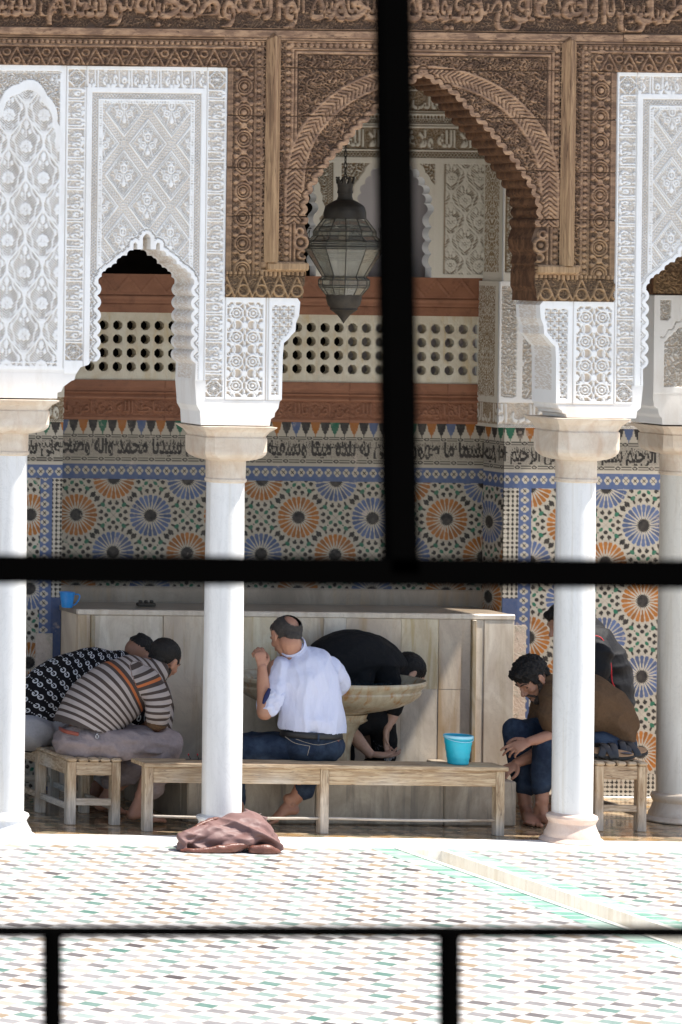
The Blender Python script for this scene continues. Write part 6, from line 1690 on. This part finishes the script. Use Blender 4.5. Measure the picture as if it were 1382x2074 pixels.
for s in (-1, 1):
    m.tube([C+F@V3((s*.066, .012, -.012)), C+F@V3((s*.062, .020, -.05)), C+F@V3((s*.046, .045, -.088)), C+F@V3((s*.018, .074, -.108)), C+F@V3((0, .082, -.110))], [(.010, .018), (.012, .024), (.014, .024), (.014, .022), (.014, .02)], side=F@V3((1, 0, 0)), n=12)
    m.tube([C+F@V3((0, .098, -.046)), C+F@V3((s*.020, .092, -.050)), C+F@V3((s*.032, .078, -.068)), C+F@V3((s*.034, .070, -.09))], [.0055, .0065, .007, .012], n=8)
organic(m, 'beard', MAT['beard'], P, .0035, 1, lambda co, no: nz(co, (100,)*3)*.003)
m = MB()
m.tube([cv(1238, 1492, Y4), cv(1228, 1456, Y4), cv(1190, 1425, Y4), cv(1150, 1406, Y4), cv(1118, 1398, Y4-.02)], [(.125, .15), (.165, .16), (.175, .165), (.135, .15), (.072, .08)], side=(.75, 0, .66) and (.6, 0, .8), n=26)
m.tube([cv(1100, 1382, Y4-.0), cv(1112, 1392, Y4-.01)], [(.066, .06), (.075, .07)], n=16)
m.tube([cv(1128, 1412, Y4-.12), cv(1118, 1450, Y4-.17), cv(1128, 1476, Y4-.17)], [.088, .072, .062], n=16)
m.tube([cv(1118, 1412, Y4+.05), cv(1098, 1455, Y4+.06), cv(1106, 1500, Y4+.0)], [.09, .075, .058], n=16)
organic(m, 'brown_sweater', MAT['cloth_brown'], P, .007, 3, folds(.015, (6, 6, 9), 6.0, .0012, (50, 50, 50)))
m = MB()
m.ball(cv(1238, 1508, Y4), (.13, .16, .10), n=18, m=12)
m.tube([cv(1225, 1500, Y4+.08), cv(1130, 1482, Y4+.04), kA], [.10, .088, .076], n=16)
m.tube([kA, cv(1052, 1545, Y4-.04), cv(1064, 1596, Y4-.09)], [.080, .064, .050], n=16)
organic(m, 'jeans', MAT['denim'], P, .007, 3, folds(.008, (9, 9, 9), 2.0, .002, (40, 40, 40)))
m = MB(); m.tube([cv(1225, 1515, Y4-.1), cv(1150, 1520, Y4-.18), cv(1108, 1520, Y4-.2)], [.10, .085, .072], n=16); m.tube([cv(1108, 1518, Y4-.2), cv(1100, 1560, Y4-.2), cv(1097, 1598, Y4-.21)], [.074, .06, .048], n=16)
organic(m, 'jeans_near_leg', MAT['denim'], P, .007, 3, folds(.008, (9, 9, 9), 5.0, .002, (40, 40, 40)))
# ======== man in the dark jacket
Y5 = 1.22
P = person((cv(1230, 1540, Y5).x, Y5, ZR_), 'man in a dark jacket with red piping, mostly hidden behind the pink-based column')
C = cv(1143, 1262, Y5); F = frame((-.88, -.1, -.42), (-.42, 0, .9))
tor = [cv(1228, 1490, Y5), cv(1226, 1420, Y5), cv(1208, 1350, Y5), cv(1180, 1310, Y5), cv(1160, 1295, Y5)]
m = MB(); m.tube(tor, [(.11, .09)]*3+[(.09, .08), (.06, .06)], side=(1, 0, 0), n=16); m.tube([tor[-1], C+F@V3((0, -.02, -.05))], [.06, .055], n=12)
head_shapes(m, C, F)
m.tube([cv(1180, 1330, Y5-.1), cv(1160, 1410, Y5-.1), cv(1130, 1440, Y5-.1)], [.05, .04, .03], n=12); hand_shapes(m, cv(1130, 1440, Y5-.1), (-1, 0, -.3), (0, .3, -1), -1)
for dy in (-.1, .12):
    a = cv(1135, 1600, Y5+dy); m.tube([tor[0], cv(1145, 1490, Y5+dy), a], [.07, .052, .036], n=12); foot_shapes(m, fz(a, .085), fz(a+V3((.04, 0, 0)), .004), fz(a+V3((-.19, 0, 0)), .004))
organic(m, 'body', MAT['skin'], P, .006, 2)
hair_cap(C, F, P, 1.0, 'hair_black', (0, -.022, .046), (.084, .102, .082), .006, 60, extra=[((0, .050, .080), (.055, .040, .030))])
m = MB(); m.tube([cv(1226, 1482, Y5), cv(1226, 1420, Y5), cv(1214, 1350, Y5), cv(1196, 1308, Y5), cv(1178, 1288, Y5)], [(.15, .15), (.155, .155), (.165, .16), (.14, .15), (.085, .1)], side=(1, 0, .3), n=26)
m.tube([cv(1176, 1288, Y5+.0), cv(1196, 1278, Y5+.02), cv(1205, 1292, Y5)], [(.06, .09), (.06, .09), (.05, .08)], n=14)
m.tube([cv(1208, 1322, Y5-.12), cv(1190, 1400, Y5-.16), cv(1150, 1430, Y5-.14)], [.09, .075, .055], n=16)
JK = organic(m, 'jacket', MAT['jacket'], P, .0075, 3, folds(.012, (6, 6, 9), 3.0, .002, (25, 25, 25)))
m = MB(); m.tube([cv(1198, 1287, Y5-.135), cv(1218, 1292, Y5-.15), cv(1232, 1320, Y5-.172), cv(1238, 1350, Y5-.18), cv(1240, 1380, Y5-.172), cv(1250, 1400, Y5-.155), cv(1254, 1420, Y5-.14)], [.0038]*7, n=6); build(m, 'red_piping', MAT['red_piping'], JK, smooth=True)
m = MB(); m.ball(cv(1228, 1500, Y5), (.14, .16, .10), n=16, m=10)
for dy in (-.1, .12): m.tube([cv(1225, 1500, Y5+dy), cv(1145, 1488, Y5+dy), cv(1138, 1580, Y5+dy)], [.095, .075, .055], n=14)
organic(m, 'trousers', MAT['cloth_black'], P, .009, 2)
# ---------------------------------------------------------------- sandals on the near end of the right bench
def sandal(c, ang, label):
    t = thing('sandal', (c.x, c.y, ZR_), label, 'sandal', 'black sandals on the bench')
    dx = V3((math.cos(ang), math.sin(ang), 0)); dn = V3((-math.sin(ang), math.cos(ang), 0))
    def SH(p): return (p.x, p.y, p.z+.42*(p.y-c.y)+.022)
    def outl(sc, z0, z1, mat, name, toe=1.0):
        m = MB(); n = 28; b = 0
        for z in (z0, z1):
            for i in range(n):
                a = 2*math.pi*i/n; x = math.cos(a)*.135*sc; w = (.040+.010*math.cos(a)+.004*math.cos(3*a))*math.sin(a)*sc
                m.v.append(SH(c+dx*x+dn*w+V3((0, 0, z+.012*max(0, math.cos(a))**2-.0))))
        m.face(list(range(n))[::-1]); m.face([n+i for i in range(n)])
        for i in range(n): k = (i+1) % n; m.face((i, k, n+k, n+i))
        build(m, name, MAT[mat], t, autos=True)
    outl(1.03, ZR_, ZR_+.016, 'sole_black', 'sole'); outl(.98, ZR_+.0165, ZR_+.023, 'insole', 'insole')
    m = MB(); m.ball(V3(SH(c+dx*-.09+V3((0, 0, ZR_+.0235)))), (.036, .026, .004), n=16, m=6); build(m, 'heel_pad', MAT['insole_dark'], t, smooth=True)
    def strap(x0, x1, h):
        m = MB(); pts = []
        for i in range(9):
            f = i/8; a = math.pi*f; pts.append(V3(SH(c+dx*(x0+(x1-x0)*f)+dn*(-.047*math.cos(a))+V3((0, 0, ZR_+.014+h*math.sin(a))))))
        m.tube(pts, [(.020, .0028)]*9, side=dx, n=10, sub=2); build(m, 'strap', MAT['leather_black'], t, smooth=True)
    strap(.0, .070, .045); strap(.070, .0, .050); strap(-.012, -.012, .056)
c1 = W(1236, 1538, .50); c1.z = 0; c2 = W(1262, 1538, .62); c2.z = 0
sandal(V3((c1.x, c1.y, 0)), math.pi*.96, 'black leather sandal with crossed straps and tan insole, the left one of the pair')
sandal(V3((c2.x, c2.y, 0)), -.12, 'black leather sandal behind the first, its dark heel pad pointing to the tiles')
# ---------------------------------------------------------------- window grille close to the camera
YG = -19.0
def gx_(p, q): return W(p, q, YG)
gr = thing('window_grille', (gx_(800, 1150).x, YG, 0), 'black wrought iron grille close to the camera, blurred bars crossing the whole view', 'grille')
def bar(name, c0, c1, th, horiz=False, round_=False):
    m = MB()
    if horiz:
        if round_: m.tube([c0, (c0+c1)*.5, c1], [th/2]*3, n=12, sub=2)
        else:
            h = th/2; d = V3((0, .008, 0)); up = V3((0, 0, h))
            a, b = c0, c1
            vs = [a-up-d, a+up-d, a+up+d, a-up+d, b-up-d, b+up-d, b+up+d, b-up+d]
            m.add(vs, [(0, 1, 2, 3), (7, 6, 5, 4), (0, 4, 5, 1), (1, 5, 6, 2), (2, 6, 7, 3), (3, 7, 4, 0)])
    else:
        h = th/2; d = V3((0, .008, 0)); up = V3((h, 0, 0)); a, b = c0, c1
        vs = [a-up-d, a+up-d, a+up+d, a-up+d, b-up-d, b+up-d, b+up+d, b-up+d]
        m.add(vs, [(3, 2, 1, 0), (4, 5, 6, 7), (1, 5, 4, 0), (2, 6, 5, 1), (3, 7, 6, 2), (0, 4, 7, 3)])
    return build(m, name, MAT['iron_black'], gr)
def ext(a, b, t): return a+(b-a)*t
s = SC(YG)
p0 = gx_(0, 1152); p1 = gx_(1382, 1163); bar('crossbar', ext(p0, p1, -1.6), ext(p0, p1, 3.0), 57/s, True)
q0 = gx_(795, 0); q1 = gx_(812, 1160); bar('upright_bar', ext(q0, q1, -.9), q1, 58/s)
r0 = gx_(0, 1886); r1 = gx_(1382, 1888); bar('thin_crossbar', ext(r0, r1, -1.6), ext(r0, r1, 3.0), 27/s, True, True)
for a, b in ((106, 107), (910, 911)):
    c0 = gx_(a, 1886); c1 = gx_(b, 2074); bar('thin_upright_bar', c0, ext(c0, c1, 4), 26/s)
for k in (-804*2+106, -804+106, 910+804, 910+1608, 910+2412):
    c0 = gx_(k, 1886); c1 = gx_(k, 2074); bar('thin_upright_bar', c0, ext(c0, c1, 4), 26/s)
for t_ in (-1.6, 3.0):
    a = ext(p0, p1, t_); bar('frame_post', V3((a.x, YG, 0)), V3((a.x, YG, 4.6)), .05)
ft = V3((0, 0, 1.0))
a = ext(p0, p1, -1.6); b = ext(p0, p1, 3.0)
bar('frame_rail', V3((a.x, YG, 4.0)), V3((b.x, YG, 4.0)), .05, True); bar('frame_rail', V3((a.x, YG, 2.5)), V3((b.x, YG, 2.5)), .05, True)
# ---------------------------------------------------------------- camera, sun, sky
cam = bpy.data.cameras.new('Camera'); co = bpy.data.objects.new('Camera', cam); COL.objects.link(co)
co.location = (XC, -D, H)
co.rotation_euler = (Matrix.Rotation(R(90), 3, 'X') @ Matrix.Rotation(TH, 3, 'Z')).to_euler()
cam.sensor_fit = 'VERTICAL'; cam.sensor_height = 36; cam.sensor_width = 24
cam.lens = 350*D/2074*36
sx = 691-XP; sy = -(1037-YP)
cam.shift_x = (sx*CT+sy*ST)/2074; cam.shift_y = (-sx*ST+sy*CT)/2074
cam.clip_start = .1; cam.clip_end = 400
cam.dof.use_dof = True; cam.dof.focus_distance = D+.3; cam.dof.aperture_fstop = cam.lens/9.5
scene.camera = co
w = bpy.data.worlds.new('World'); scene.world = w; w.use_nodes = True; nt = w.node_tree
sky = nt.nodes.new('ShaderNodeTexSky'); sky.sky_type = 'NISHITA'; sky.sun_disc = False
sd = V3((-.5, .14, -1.0)).normalized()
to = -sd
sky.sun_elevation = math.asin(to.z); sky.sun_rotation = math.atan2(to.x, to.y); sky.air_density = 1; sky.dust_density = 1.5
bg = nt.nodes['Background']; bg.inputs[1].default_value = .12; nt.links.new(sky.outputs[0], bg.inputs[0])
sl = bpy.data.lights.new('Sun', 'SUN'); sl.energy = 5.0; sl.angle = R(.55); sl.color = (1, .955, .89)
so = bpy.data.objects.new('Sun', sl); COL.objects.link(so); so.location = (10, -8, 12); so.rotation_euler = sd.to_track_quat('-Z', 'Y').to_euler()
scene.view_settings.view_transform = 'Standard'; scene.view_settings.look = 'None'; scene.view_settings.exposure = 0.88; scene.view_settings.gamma = 1
scene.cycles.max_bounces = 8; scene.cycles.diffuse_bounces = 5; scene.cycles.use_denoising = True; scene.cycles.caustics_reflective = False; scene.cycles.caustics_refractive = False
scene.cycles.sample_clamp_indirect = 6
